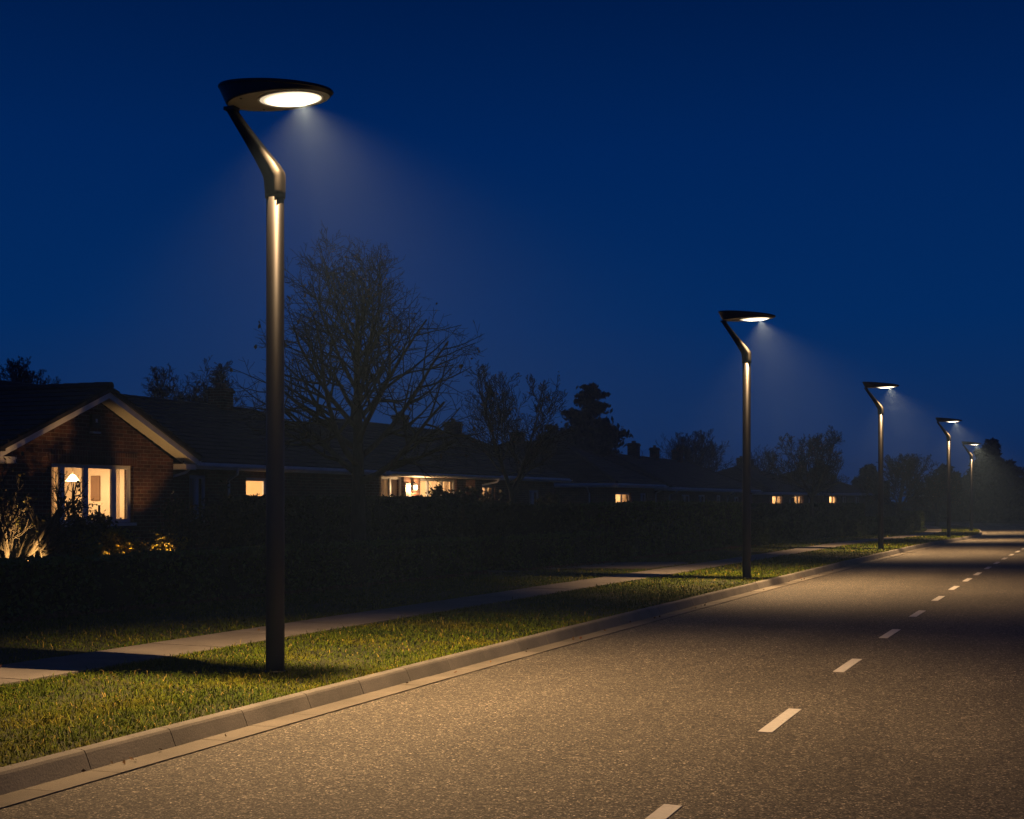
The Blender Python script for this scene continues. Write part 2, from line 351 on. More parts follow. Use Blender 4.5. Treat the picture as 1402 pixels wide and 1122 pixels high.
# ------------------------------------------------------------------ grass
rng = np.random.default_rng(7)
def grass():
    Ps = []
    def area(o0f, o1f, y0, y1, dens, ok=None):
        s0, s1 = s_of(y0), s_of(y1); n = int(dens*(s1-s0)*abs(np.mean([o0f(s0)-o1f(s0), o0f(s1)-o1f(s1)])))
        s = rng.uniform(s0,s1,n); u = rng.uniform(0,1,n)
        x = np.interp(s,S,poly[:,0]); y = np.interp(s,S,poly[:,1])
        a = np.interp(s,[s0,(s0+s1)/2,s1],[o0f(q) for q in (s0,(s0+s1)/2,s1)]); b = np.interp(s,[s0,(s0+s1)/2,s1],[o1f(q) for q in (s0,(s0+s1)/2,s1)])
        X = x+a+(b-a)*u; 
        if ok is not None: k = ok(X,y); X = X[k]; y = y[k]
        # patchiness
        pn = np.sin(X*1.9+y*.7)*np.sin(X*.6-y*1.3)+.6*np.sin(X*4.1+1)*np.sin(y*3.3)
        k = rng.uniform(-1.6,1.0,len(X)) < pn+.55; X = X[k]; y = y[k]
        Ps.append(np.stack([X,y],1))
    e = lambda s: -.15
    ef = lambda s: PF(s)+.03
    bk = lambda s: PF(s)-PW(s)-.03
    for y0,y1,d in ((3,8,3000),(8,13,3600),(13,18,2500),(18,26,1400),(26,38,700),(38,60,350),(60,100,160)): area(ef, e, y0, y1, d)
    drv = lambda X,Y: ~((X>-12.4)&(X<-8.7)&(Y>30.7)&(Y<34.2)&(X < -8.7))
    for y0,y1,d in ((8,16,1100),(16,26,800),(26,38,420),(38,60,180),(60,100,70)): area(lambda s:-7.6, bk, y0, y1, d, drv)
    # fringe over the path edges and the kerb
    for y0,y1,d in ((5,14,2600),(14,26,1400),(26,45,600)):
        area(ef, lambda s: PF(s)+.13, y0, y1, d*1.6); area(lambda s: PF(s)-PW(s)-.14, bk, y0, y1, d*1.4)
        area(lambda s:-.24, lambda s:-.135, y0, y1, d*1.5)
    P = np.concatenate(Ps); n = len(P); d = np.hypot(P[:,0],P[:,1])
    far = np.clip(d/13,1,6); fars = np.sqrt(far)
    h = rng.gamma(6,.0062,n)*(.85+.15*fars)*np.where(rng.random(n)<.06,1.6,1); w = .0034*far*rng.uniform(.7,1.4,n)
    az = rng.uniform(0,2*np.pi,n); lean = rng.uniform(.2,1.7,n)
    dx, dy = np.cos(az), np.sin(az); px, py = -dy, dx
    z0 = np.array([g(q) for q in P[:,1]])+LAWN-.022
    B = np.stack([P[:,0],P[:,1],z0],1)
    D = np.stack([dx,dy,np.zeros(n)],1); Q = np.stack([px,py,np.zeros(n)],1); Z = np.array([0,0,1.])
    mid = B+Z*(h*.62)[:,None]+D*(h*lean*.35)[:,None]; tip = B+Z*(h*(1-.42*lean))[:,None]+D*(h*lean*1.0)[:,None]+Q*(h*rng.normal(0,.35,n))[:,None]
    W = w[:,None]
    V = np.stack([B-Q*W,B+Q*W,mid+Q*W*.75,mid-Q*W*.75,tip],1).reshape(-1,3); i = np.arange(n)*5
    o = np_mesh('grass', V, np.stack([i,i+1,i+2,i+3],1), np.stack([i+3,i+2,i+4],1), M['blade'])
    tag(o, kind='stuff')
grass()

lp = []
for k in range(150):
    s_ = rng.uniform(16,70); o_ = rng.choice([rng.uniform(.02,.2), rng.uniform(-2.7,-.3), rng.uniform(-4.,-2.9)], p=[.45,.3,.25]); lp.append(at(s_, o_, .022 if o_ > 0 else LAWN+.03))
tag(leaves_obj('fallen_leaves', np.array(lp), .028, rng, M['brownleaf'], long=1.4), kind='stuff')

# ------------------------------------------------------------------ street lamps
def ell(a, b, cx, z, n=40, tilt=0., off=0.):
    return [(cx+a*math.cos(2*math.pi*k/n), b*math.sin(2*math.pi*k/n), z+tilt*(a*math.cos(2*math.pi*k/n))+off) for k in range(n)]
def make_lamp():
    root = empty('street_lamp', (0,0,0))
    mb = MB(); n = 28
    ring = lambda r,z: [(r*math.cos(2*math.pi*k/n), r*math.sin(2*math.pi*k/n), z) for k in range(n)]
    mb.loft([ring(.089,-.1),ring(.089,.02),ring(.088,1.),ring(.084,4.62)]); mb.build('pole', M['steel'], root, True)
    mb = MB(); mb.loft([ring(.10,-.01),ring(.10,.012),ring(.089,.02)],False,False); mb.build('base_collar', M['steel'], root)
    # arm: a sleeve on the pole that leans back into a flattened blade up to the head
    mb = MB(); rings = []
    #      x      z     half-along half-across  squareness tangent angle
    path = [(0.,4.50,.096,.096,2.,90),(0.,4.56,.096,.096,2.2,92),(-.004,4.68,.099,.092,2.8,104),(-.007,4.70,.099,.091,3.,107),(-.011,4.72,.098,.090,3.,110),
            (-.05,4.785,.088,.084,3.4,124),(-.14,4.91,.072,.070,3.8,126),(-.26,5.075,.058,.060,4.,126),(-.38,5.24,.048,.053,4.,126),(-.44,5.325,.044,.05,4.,126),(-.490,5.40,.043,.049,4.,124)]
    for x,z,ha,hb,q,an in path:
        na_ = R(an-90); r_ = []
        for k in range(n):
            a = 2*math.pi*k/n; ca, sa = math.cos(a), math.sin(a)
            u = ha*math.copysign(abs(ca)**(2/q),ca); v = hb*math.copysign(abs(sa)**(2/q),sa)
            r_.append((x+u*math.cos(na_), v, z+u*math.sin(na_)))
        rings.append(r_)
    mb.loft(rings); arm = mb.build('arm', M['steel_arm'], root, True)
    # head: oval shell, deep at the rear and thin at the nose
    mb = MB(); A,B_ = .60,.335; T = -.115; U = .012; lx = .17; zu = 5.425
    mb.loft([ell(A*.88,B_*.92,.035,zu,48,U), ell(A*.905,B_*.945,.03,zu+.008,48,U), ell(A*.985,B_*.985,0,5.515,48,T), ell(A*1.0,B_*1.0,0,5.522,48,T),
             ell(A*1.008,B_*1.008,0,5.535,48,T), ell(A*.985,B_*.985,0,5.55,48,T), ell(A*.85,B_*.84,0,5.565,48,T), ell(A*.4,B_*.4,0,5.575,48,T)], False, True)
    head = mb.build('lamp_head', M['steel_head'], root, False)
    mb = MB(); mb.box(-.545,-.43,-.052,.052,5.385,5.418); mb.build('hinge_block', M['steel_head'], root)
    mb = MB(); mb.loft([ell(A*.88,B_*.92,.035,zu+.0005,48,U), ell(.325,.240,lx,zu+.002,48,U), ell(.318,.233,lx,zu+.03,48,U)][::-1], False, False)
    mb.build('underside', M['head_under'], root)
    mb = MB(); mb.loft([ell(.336,.250,lx,zu+.002,48,U), ell(.334,.248,lx,zu-.006,48,U), ell(.312,.227,lx,zu-.006,48,U), ell(.310,.225,lx,zu+.004,48,U)], False, False)
    mb.build('lens_ring', M['white_trim'], head)
    mb = MB(); mb.loft([ell(.02,.015,lx,zu-.026,48,U),ell(.16,.12,lx,zu-.024,48,U),ell(.26,.19,lx,zu-.016,48,U),ell(.308,.223,lx,zu-.001,48,U)], True, False); mb.build('lens', M['led'], head, True)
    for y in (-.2,.2): mb = MB(); mb.tube([(-.25,y,zu-.008),(-.25,y,zu+.005)],[.012,.012],8); mb.build('screw', M['steel'], head)
    ld = bpy.data.lights.new('lamp_light','SPOT'); ld.energy = LAMP_W; ld.color = WARM; ld.spot_size = R(121); ld.spot_blend = 1.; ld.shadow_soft_size = .0
    ld.use_nodes = True; nt = ld.node_tree   # street optic: the lens throws little light back onto its own pole
    em = [q for q in nt.nodes if q.type == 'EMISSION'][0]; tc = nt.nodes.new('ShaderNodeTexCoord'); sp = nt.nodes.new('ShaderNodeSeparateXYZ'); nt.links.new(tc.outputs['Normal'], sp.inputs[0])
    def mth(op, a, b):
        q = nt.nodes.new('ShaderNodeMath'); q.operation = op
        for i_, v_ in enumerate((a,b)):
            if isinstance(v_, (int,float)): q.inputs[i_].default_value = v_
            else: nt.links.new(v_, q.inputs[i_])
        return q.outputs[0]
    yy = mth('DIVIDE', sp.outputs[1], .12); yy = mth('MULTIPLY', yy, yy); gy_ = mth('POWER', 2.718, mth('MULTIPLY', mth('MULTIPLY', yy, yy), -1.))
    mr = nt.nodes.new('ShaderNodeMapRange'); mr.interpolation_type = 'SMOOTHSTEP'; nt.links.new(sp.outputs[0], mr.inputs[0])
    for i_, v_ in enumerate(OPTIC): mr.inputs[1+i_].default_value = v_
    nt.links.new(mth('SUBTRACT', 1., mth('MULTIPLY', gy_, mr.outputs[0])), em.inputs['Strength'])
    lo = link('lamp_light', ld, root); lo.location = (lx+.12,0,5.39); lo.rotation_euler = (0,R(-12),0)
    return root
def copy_tree(o, parent=None):
    c = o.copy(); C.objects.link(c)
    if parent: c.parent = parent
    for ch in [q for q in o.children]: copy_tree(ch, c)
    return c
LAMP_W = 5500.
OPTIC = (-.045,-.19,0.,.965)
LAMPS = [((-6.9,11.05), 'tallest and nearest dark street lamp, standing on the bright grass by the kerb'),
         ((-6.07,28.1), 'second street lamp along the kerb, in front of the far end of the big hedge'),
         ((-5.55,46.7), 'third street lamp along the kerb, standing past the small bare tree'),
         ((-4.78,66.2), 'fourth street lamp along the kerb, just before the last one at the bend'),
         ((-5.1,89.4), 'farthest and smallest street lamp, on the grass where the road bends')]
proto = make_lamp()
for i, ((x,y),lab) in enumerate(LAMPS):
    o = proto if i == 0 else copy_tree(proto)
    o.location = (x,y,g(y)+LAWN); o.rotation_euler = (0,0,0); tag(o, lab, 'street lamp', 'street lamps along the kerb')

# ------------------------------------------------------------------ houses
def clip(poly_, f):                          # keep the part of a polygon where f >= 0
    out = []
    for i in range(len(poly_)):
        a, b = poly_[i], poly_[(i+1)%len(poly_)]; fa, fb = f(a), f(b)
        if fa >= 0: out.append(a)
        if (fa >= 0) != (fb >= 0): out.append(a+(b-a)*(fa/(fa-fb)))
    return out
def slope(mb, pts, pitch_dir, course=.32, lift=.028):
    """tiled roof plane: polygon pts, courses stepping up along pitch_dir (horizontal unit vector pointing uphill)"""
    pts = [Vector(p) for p in pts]; nrm = (pts[1]-pts[0]).cross(pts[2]-pts[0]).normalized()
    if nrm.z < 0: nrm = -nrm
    pd = Vector(pitch_dir); t = [p.dot(pd) for p in pts]; t0, t1 = min(t), max(t); nc = max(1,int(round((t1-t0)/(course*.9)))); st = (t1-t0)/nc
    for c in range(nc):
        lo, hi = t0+c*st, t0+(c+1)*st
        q = clip(clip(pts, lambda p: p.dot(pd)-lo), lambda p: hi-p.dot(pd))
        if len(q) < 3: continue
        r = [p+nrm*(lift*(1-(p.dot(pd)-lo)/st)+.012) for p in q]
        mb.quad(*r)
        for i in range(len(q)):
            a, b = i, (i+1)%len(q)
            if abs(q[a].dot(pd)-lo) < 1e-4 and abs(q[b].dot(pd)-lo) < 1e-4: mb.quad(r[a], r[b], q[b]-nrm*.02, q[a]-nrm*.02)
def ridge_caps(mb, a, b):
    a, b = Vector(a), Vector(b); l = (b-a).length; n = max(1,int(l/.42)); d = (b-a)/n
    for k in range(n):
        p, q = a+d*k, a+d*(k+1.06); mb.tube([p,q],[.085,.098],8)
def wall(mb, y0, y1, z0, z1, holes, x=0., th=.26):
    ys = sorted({y0,y1,*[h[0] for h in holes],*[h[1] for h in holes]}); zs = sorted({z0,z1,*[h[2] for h in holes],*[h[3] for h in holes]})
    def op(yc,zc): return any(h[0]<yc<h[1] and h[2]<zc<h[3] for h in holes)
    for i in range(len(ys)-1):
        for j in range(len(zs)-1):
            if op((ys[i]+ys[i+1])/2,(zs[j]+zs[j+1])/2): continue
            a,b,c,d = ys[i],ys[i+1],zs[j],zs[j+1]
            mb.quad((x,a,c),(x,b,c),(x,b,d),(x,a,d)); mb.quad((x-th,b,c),(x-th,a,c),(x-th,a,d),(x-th,b,d))
    for h in holes:
        a,b,c,d = h
        mb.quad((x,a,c),(x,a,d),(x-th,a,d),(x-th,a,c)); mb.quad((x,b,d),(x,b,c),(x-th,b,c),(x-th,b,d))
        mb.quad((x,a,d),(x,b,d),(x-th,b,d),(x-th,a,d)); mb.quad((x,b,c),(x,a,c),(x-th,a,c),(x-th,b,c))
def curtain(parent, x, y0, y1, z0, z1, m, seed=0):
    n = max(8,int((y1-y0)*26)); V = []; rr = random.Random(seed); ph = rr.random()*6
    for j,z in enumerate((z0,z0+(z1-z0)*.5,z1)):
        for k in range(n+1):
            y = y0+(y1-y0)*k/n; V.append((x+.028*math.sin(k*1.25+ph+.2*j)+.012*math.sin(k*.6+j), y+.01*math.sin(k+j), z))
    i = (np.arange(2)[:,None]*(n+1)+np.arange(n)[None,:]).reshape(-1)
    return np_mesh('curtain', np.array(V), np.stack([i,i+1,i+n+2,i+n+1],1), None, m, parent, True)
def window(root, y0, y1, z0, z1, splits, x=0., lit=None, curtains=(), dark=False, pale=False, depth=2.4, frame='frame', lamp_at=None, side=1.2):
    """frame set back in the opening, glass, curtains and (if lit) a room behind with its own lamp"""
    mb = MB(); xo, xi = x-.09, x-.155; w = .055
    mb.box(xi,xo,y0,y1,z0,z0+w); mb.box(xi,xo,y0,y1,z1-w,z1); mb.box(xi,xo,y0,y0+w,z0+w,z1-w); mb.box(xi,xo,y1-w,y1,z0+w,z1-w)
    for s_ in splits: mb.box(xi,xo+.004,s_-.05,s_+.05,z0+w,z1-w)
    ed = [y0+w]+sum([[s_-.05,s_+.05] for s_ in splits],[])+[y1-w]
    for k in range(0,len(ed),2):             # sash rails
        a,b = ed[k],ed[k+1]; c,d = z0+w,z1-w; r = .032
        mb.box(xi+.008,xo-.012,a,b,c,c+r); mb.box(xi+.008,xo-.012,a,b,d-r,d); mb.box(xi+.008,xo-.012,a,a+r,c+r,d-r); mb.box(xi+.008,xo-.012,b-r,b,c+r,d-r)
    wobj = mb.build('window', M[frame], root)
    mb = MB(); mb.box(xi+.018,xi+.024,y0+w,y1-w,z0+w,z1-w); mb.build('pane', M['glass'], wobj)
    mb = MB(); mb.box(x-.10,x+.06,y0-.04,y1+.04,z0-.07,z0-.004); mb.build('sill', M['brick' if dark else 'white_trim'], wobj)
    for k,(a,b) in enumerate(curtains): curtain(wobj, xi-.14, a, b, z0-.1, z1+.05, M['curtain_pale' if pale else 'curtain'], k+int(y0*7))
    mb = MB(); ry0, ry1, rz0, rz1, rx = y0-side, y1+side, z0-.95, z1+.12, x-.262-depth
    fx = x-.262
    mb.quad((rx,ry0,rz0),(rx,ry1,rz0),(rx,ry1,rz1),(rx,ry0,rz1)); mb.quad((rx,ry0,rz0),(rx,ry0,rz1),(fx,ry0,rz1),(fx,ry0,rz0))
    mb.quad((rx,ry1,rz1),(rx,ry1,rz0),(fx,ry1,rz0),(fx,ry1,rz1)); mb.quad((rx,ry0,rz1),(rx,ry1,rz1),(fx,ry1,rz1),(fx,ry0,rz1)); mb.quad((rx,ry1,rz0),(rx,ry0,rz0),(fx,ry0,rz0),(fx,ry1,rz0))
    mb.build('room_lining', M['plaster'], wobj)
    if lit:
        ld = bpy.data.lights.new('room_light','POINT'); ld.energy = lit; ld.color = (1.,.64,.34); ld.shadow_soft_size = .09
        lo = link('room_light', ld, wobj); lo.location = lamp_at or (x-.262-depth*.5, (y0+y1)/2, z1-.05)
    return wobj
def fascia_run(mbw, x, y0, y1, z, mbs=None, wallx=0.):
    mbw.box(x-.025, x, y0, y1, z-.165, z-.005)
    if mbs is not None: mbs.box(wallx-.02, x-.026, y0, y1, z-.16, z-.14)
def gutter(root, x, y0, y1, z, rot=False):
    mb = MB(); n = 9; pr = [(x+.06+.06*math.cos(a), z-.06+.06*math.sin(a)) for a in [math.pi+math.pi*k/(n-1) for k in range(n)]]
    pr += [(px_*1.0-(.006 if px_ > x+.06 else -.006), pz_+.004) for px_, pz_ in pr[::-1]]
    mb.loft([[(a,y0,b) for a,b in pr],[(a,y1,b) for a,b in pr]][::-1]); return mb.build('gutter', M['white_trim'], root)
def downpipe(root, x, xe, y, z, zb=.0, dy=.25):
    mb = MB(); mb.tube([(xe,y,z-.08),(xe,y,z-.2),(xe-.06,y+dy*.15,z-.27),(x+.10,y+dy*.85,z-.42),(x+.055,y+dy,z-.52),(x+.055,y+dy,zb)],[.036]*6,10); return mb.build('downpipe', M['white_trim'], root, True)
def chimney(root, x, y, zb, zt, w=.5, pots=1):
    mb = MB(); h = w/2
    mb.box(x-h,x+h,y-h,y+h,zb,zt-.16); mb.box(x-h-.05,x+h+.05,y-h-.05,y+h+.05,zt-.16,zt-.08); mb.box(x-h-.01,x+h+.01,y-h-.01,y+h+.01,zt-.08,zt)
    c = mb.build('chimney', M['brick'], root)
    for k in range(pots):
        mb = MB(); yy = y+(k-(pots-1)/2)*.24; n = 12
        rg = lambda r,z: [(x+r*math.cos(2*math.pi*j/n), yy+r*math.sin(2*math.pi*j/n), z) for j in range(n)]
        mb.loft([rg(.10,zt),rg(.09,zt+.09),rg(.11,zt+.10),rg(.11,zt+.14)]); mb.build('chimney_pot', M['clay'], c)
    return c
def hip_roof(root, x0, x1, y0, y1, z, pitch, iL, iR, along='y', caps=True):
    """x1 = street side; iL / iR = hip insets (0 = gable)"""
    mb = MB()
    if along == 'y':
        xr = (x0+x1)/2; zr = z+pitch*(x1-xr); A = (xr,y0+iL,zr); Bp = (xr,y1-iR,zr)
        slope(mb, [(x1,y0,z),(x1,y1,z),Bp,A], (-1,0,0)); slope(mb, [(x0,y1,z),(x0,y0,z),A,Bp], (1,0,0))
        if iL: slope(mb, [(x0,y0,z),(x1,y0,z),A], (0,1,0))
        if iR: slope(mb, [(x1,y1,z),(x0,y1,z),Bp], (0,-1,0))
    else:
        yr = (y0+y1)/2; zr = z+pitch*(yr-y0); A = (x1-iR,yr,zr); Bp = (x0+iL,yr,zr)
        slope(mb, [(x0,y0,z),(x1,y0,z),A,Bp], (0,1,0)); slope(mb, [(x1,y1,z),(x0,y1,z),Bp,A], (0,-1,0))
        slope(mb, [(x1,y0,z),(x1,y1,z),A], (-1,0,0)); slope(mb, [(x0,y1,z),(x0,y0,z),Bp], (1,0,0))
    rf = mb.build('roof', M['roof'], root)
    if caps:
        mb = MB(); ridge_caps(mb, A, Bp)
        if along == 'y':
            if iL: ridge_caps(mb,(x1,y0,z+.03),A); ridge_caps(mb,(x0,y0,z+.03),A)
            if iR: ridge_caps(mb,(x1,y1,z+.03),Bp); ridge_caps(mb,(x0,y1,z+.03),Bp)
        else:
            ridge_caps(mb,(x1,y0,z+.03),A); ridge_caps(mb,(x1,y1,z+.03),A); ridge_caps(mb,(x0,y0,z+.03),Bp); ridge_caps(mb,(x0,y1,z+.03),Bp)
        mb.build('ridge_tiles', M['roof'], rf)
    return rf

# --- the long bungalow with the gable (local frame: x towards the street from the main wall, y along the street, z from its floor)
BX, BY = -20.2, 20.0
H1 = empty('brick_bungalow', (BX,BY,LAWN-.0))
tag(H1, 'long brick bungalow with a white edged gable, big lit window and bright porch lantern', 'house', 'houses along the street')
ez = 2.57; P1 = .42; oh = .6; dep = 8.
Y = lambda y: y-BY
xr = -dep/2; zr = ez+P1*(oh-xr)
cut = Y(39.6); zc = zr-1.05
mb = MB()
slope(mb, [(oh,Y(27.25),ez),(oh,cut,ez),(oh-(zc-ez)/P1,cut,zc),(xr,cut-2.2,zr),(xr,Y(27.25),zr)], (-1,0,0)); slope(mb, [(.2,Y(14),ez+P1*.4),(.2,Y(27.25),ez+P1*.4),(xr,Y(27.25),zr),(xr,Y(14),zr)], (-1,0,0))
slope(mb, [(-dep-oh,cut,ez),(-dep-oh,Y(14),ez),(xr,Y(14),zr),(xr,cut-2.2,zr),(-dep-oh+(zc-ez)/P1,cut,zc)], (1,0,0))
slope(mb, [(oh-(zc-ez)/P1,cut,zc),(-dep-oh+(zc-ez)/P1,cut,zc),(xr,cut-2.2,zr)], (0,-1,0))
r1 = mb.build('roof', M['roof'], H1)
mb = MB(); ridge_caps(mb,(xr,Y(14),zr),(xr,cut-2.2,zr)); ridge_caps(mb,(oh-(zc-ez)/P1,cut,zc),(xr,cut-2.2,zr)); mb.build('ridge_tiles', M['roof'], r1)
yE = Y(55.2); yh_ = yE-1.6
mb = MB()
slope(mb, [(oh,cut,ez),(oh,yE,ez),(xr,yh_,zr),(xr,cut+2.6,zr),(oh-(zc-ez)/P1,cut,zc)], (-1,0,0))
slope(mb, [(-dep-oh,yE,ez),(-dep-oh,cut,ez),(-dep-oh+(zc-ez)/P1,cut,zc),(xr,cut+2.6,zr),(xr,yh_,zr)], (1,0,0))
slope(mb, [(-dep-oh+(zc-ez)/P1,cut,zc),(oh-(zc-ez)/P1,cut,zc),(xr,cut+2.6,zr)], (0,1,0))
slope(mb, [(oh,yE,ez),(-dep-oh,yE,ez),(xr,yh_,zr)], (0,-1,0))
r2 = mb.build('roof', M['roof'], H1)
mb = MB(); ridge_caps(mb,(xr,cut+2.6,zr),(xr,yh_,zr)); ridge_caps(mb,(oh-(zc-ez)/P1,cut,zc),(xr,cut+2.6,zr)); ridge_caps(mb,(oh,yE,ez),(xr,yh_,zr)); mb.build('ridge_tiles', M['roof'], r2)
chimney(H1, xr, Y(35.6), zr-.5, zr+.62, .55, 2); chimney(H1, xr-.3, Y(48.6), zr-.5, zr+.55, .5, 1); chimney(H1, xr, Y(53.0), zr-.5, zr+.5, .6, 1)
# main walls
holes = [(Y(28.35),Y(29.15),1.05,2.27),(Y(30.9),Y(32.6),1.1,2.24),(Y(38.7),Y(40.3),.55,2.4),(Y(41.55),Y(44.55),.75,2.38),(Y(46.25),Y(48.15),.8,2.2),(Y(51.8),Y(53.05),.75,2.05)]
mb = MB(); wall(mb, Y(26.74), Y(54.7), -.2, ez-.1, holes); wall(mb, Y(14.5), Y(21.6), -.2, ez-.1, [])
mb.quad((-.26,Y(54.7),-.2),(-dep,Y(54.7),-.2),(-dep,Y(54.7),ez-.1),(-.26,Y(54.7),ez-.1)); mb.quad((0,Y(54.7),-.2),(-.26,Y(54.7),-.2),(-.26,Y(54.7),ez-.1),(0,Y(54.7),ez-.1))
mb.quad((-dep,Y(54.7),-.2),(-dep,Y(14.5),-.2),(-dep,Y(14.5),ez-.1),(-dep,Y(54.7),ez-.1)); mb.quad((-dep,Y(14.5),-.2),(0,Y(14.5),-.2),(0,Y(14.5),ez-.1),(-dep,Y(14.5),ez-.1))
mb.box(.003,.38,Y(45.35),Y(46.0),-.2,ez-.19)       # porch pier
mb.box(.003,.30,Y(37.6),Y(38.0),-.2,ez-.19)
mb.build('wall', M['brick'], H1)
mbw, mbs = MB(), MB()
fascia_run(mbw, oh, Y(27.3), Y(37.7), ez, mbs); fascia_run(mbw, oh, Y(46.7), yE, ez, mbs)
fascia_run(mbw, oh+.22, Y(37.72), Y(46.68), ez+.0, mbs)
mbw.box(oh-.02, oh+.19, Y(37.72), Y(37.75), ez-.19, ez-.01); mbw.box(oh-.02, oh+.19, Y(46.65), Y(46.68), ez-.19, ez-.01); mbw.box(-dep-oh,oh-.03,yE-.028,yE-.003,ez-.19,ez-.008)
mbw.build('fascia', M['white_trim'], H1); mbs.build('soffit', M['soffit'], H1)
mb = MB(); slope(mb, [(oh+.24,Y(37.7),ez-.02),(oh+.24,Y(46.7),ez-.02),(oh-.05,Y(46.7),ez+.10),(oh-.05,Y(37.7),ez+.10)], (-1,0,0)); mb.build('porch_roof', M['roof'], H1)
gutter(H1, oh+.001, Y(27.62), Y(37.66), ez-.01); gutter(H1, oh+.221, Y(37.7), Y(46.7), ez-.02); gutter(H1, oh+.001, Y(46.75), yE-.1, ez-.01)
downpipe(H1, 0, oh+.06, Y(29.5), ez, .3, .5); downpipe(H1, 0, oh+.06, Y(27.4), ez, .3, -.32); downpipe(H1, .0, oh+.28, Y(46.4), ez, .0, -.3); downpipe(H1, 0, oh+.06, Y(36.9), ez, .3, .3)
window(H1, *holes[0], [Y(28.8)], dark=True, pale=True, curtains=[(Y(28.4),Y(28.75)),(Y(28.85),Y(29.15))])
window(H1, *holes[1], [Y(32.0)], lit=230., lamp_at=(-1.6,Y(31.2),2.1))
window(H1, *holes[2], [Y(39.5)], lit=14., frame='frame', curtains=[(Y(38.7),Y(39.4)),(Y(39.6),Y(40.35))])
window(H1, *holes[3], [Y(42.35),Y(43.5)], lit=260., curtains=[(Y(41.6),Y(42.0)),(Y(43.1),Y(43.55)),(Y(44.1),Y(44.5))])
window(H1, *holes[4], [Y(46.9),Y(47.5)], lit=200., frame='frame_dark', curtains=[(Y(46.3),Y(46.75)),(Y(47.6),Y(48.15))])
window(H1, *holes[5], [Y(52.4)], dark=True, pale=True, curtains=[(Y(51.8),Y(52.15)),(Y(52.6),Y(53.0))])
# porch lantern
mb = MB(); mb.box(.003,.03,Y(40.84),Y(41.0),2.0,2.26); mb.tube([(.03,Y(40.92),2.2),(.12,Y(40.92),2.24),(.13,Y(40.92),2.18)],[.012]*3,6)
n_=10; rg = lambda r,z: [(.13+r*math.cos(2*math.pi*j/n_), Y(40.92)+r*math.sin(2*math.pi*j/n_), z) for j in range(n_)]
mb.loft([rg(.075,2.14),rg(.05,2.18),rg(.015,2.2)]); lan = mb.build('wall_lantern', M['dark'], H1)
mb = MB(); mb.loft([rg(.05,1.98),rg(.062,2.04),rg(.06,2.138)]); mb.build('lantern_globe', M['bulb'], lan)
ld = bpy.data.lights.new('lantern_light','POINT'); ld.energy = 150.; ld.color = (1.,.6,.27); ld.shadow_soft_size = .05
link('lantern_light', ld, lan).location = (.23,Y(40.92),2.03)
# front door in the porch
mb = MB(); mb.box(.003,.05,Y(40.36),Y(40.72),-.1,2.2); mb.build('shutter_panel', M['frame_dark'], H1)
# gable wing
gx0, gw = .5, .9                             # gable wall plane and fascia plane (local x)
yl, ym, yr_ = Y(20.85), Y(24.15), Y(27.46); zg = 2.50; za = 3.90
mb = MB(); wl, wr = Y(21.35), Y(27.0); gh = (Y(22.78),Y(25.5),1.12,2.42)
wall(mb, wl, wr, -.2, zg-.02, [gh], gx0)
mb.quad((gx0,wl,zg-.02),(gx0,wr,zg-.02),(gx0,wr,zg+.10),(gx0,ym,za-.04),(gx0,wl,zg+.10))
mb.quad((gx0,wr,-.2),(.0,wr,-.2),(.0,wr,zg),(gx0,wr,zg)); mb.quad((.0,wl,-.2),(gx0,wl,-.2),(gx0,wl,zg),(.0,wl,zg))
mb.build('gable_wall', M['brick'], H1)
mb = MB(); mb.box(gx0+.0025,gx0+.012,gh[0]-.1,gh[1]+.12,gh[3]+.03,gh[3]+.29); mb.build('lintel', M['soldier'], H1)
# bargeboards (white) and sloping soffits under the verge
def slant(mb, ya, za_, yb, zb_, x0, x1, h0, h1):
    mb.add([(x0,ya,za_+h0),(x1,ya,za_+h0),(x1,yb,zb_+h0),(x0,yb,zb_+h0),(x0,ya,za_+h1),(x1,ya,za_+h1),(x1,yb,zb_+h1),(x0,yb,zb_+h1)],
           [(0,3,2,1),(4,5,6,7),(0,1,5,4),(1,2,6,5),(2,3,7,6),(3,0,4,7)])
for a,za_,b,zb_ in ((yl,zg,ym,za),(ym,za,yr_,zg)):
    mb = MB(); slant(mb, a,za_+.09,b,zb_+.09, gw-.03, gw, -.12, .10); mb.build('bargeboard', M['white_trim'], H1)
    mb = MB(); slant(mb, a,za_,b,zb_, gx0-.02, gw-.031, -.0, .02); mb.build('verge_soffit', M['soffit'], H1)
for a,b in ((wr+.002,yr_-.06),(yl+.06,wl-.002)):   # boxed ends of the eaves
    mb = MB(); mb.box(gx0-.6,gw-.032,a,b,zg-.13,zg+.0); mb.build('eaves_box', M['soffit'], H1)
mb = MB()
zt = .21; pp = (za-zg)/(ym-yl)
slope(mb, [(gw+.05,yl-.08,zg+zt-.03),(gw+.05,ym,za+zt),(xr,ym,za+zt),(xr,yl-.08,zg+zt-.03)], (0,1,0))
slope(mb, [(gw+.05,yr_+.08,zg+zt-.03),(xr,yr_+.08,zg+zt-.03),(xr,ym,za+zt),(gw+.05,ym,za+zt)], (0,-1,0))
mb.box(gw-.02,gw+.045,yl-.06,yl+.1,zg+.10,zg+.16)
r3 = mb.build('roof', M['roof'], H1)
mb = MB(); ridge_caps(mb,(gw+.06,ym,za+zt+.03),(xr+.3,ym,za+zt+.03)); mb.build('ridge_tiles', M['roof'], r3)
mb = MB(); slant(mb, ym,za+zt-.015,yr_+.07,zg+zt-.045, gw-.1, gw+.05, -.085, .0); slant(mb, yl-.07,zg+zt-.045,ym,za+zt-.015, gw-.1, gw+.05, -.085, .0); mb.build('verge_tiles', M['roof'], r3)
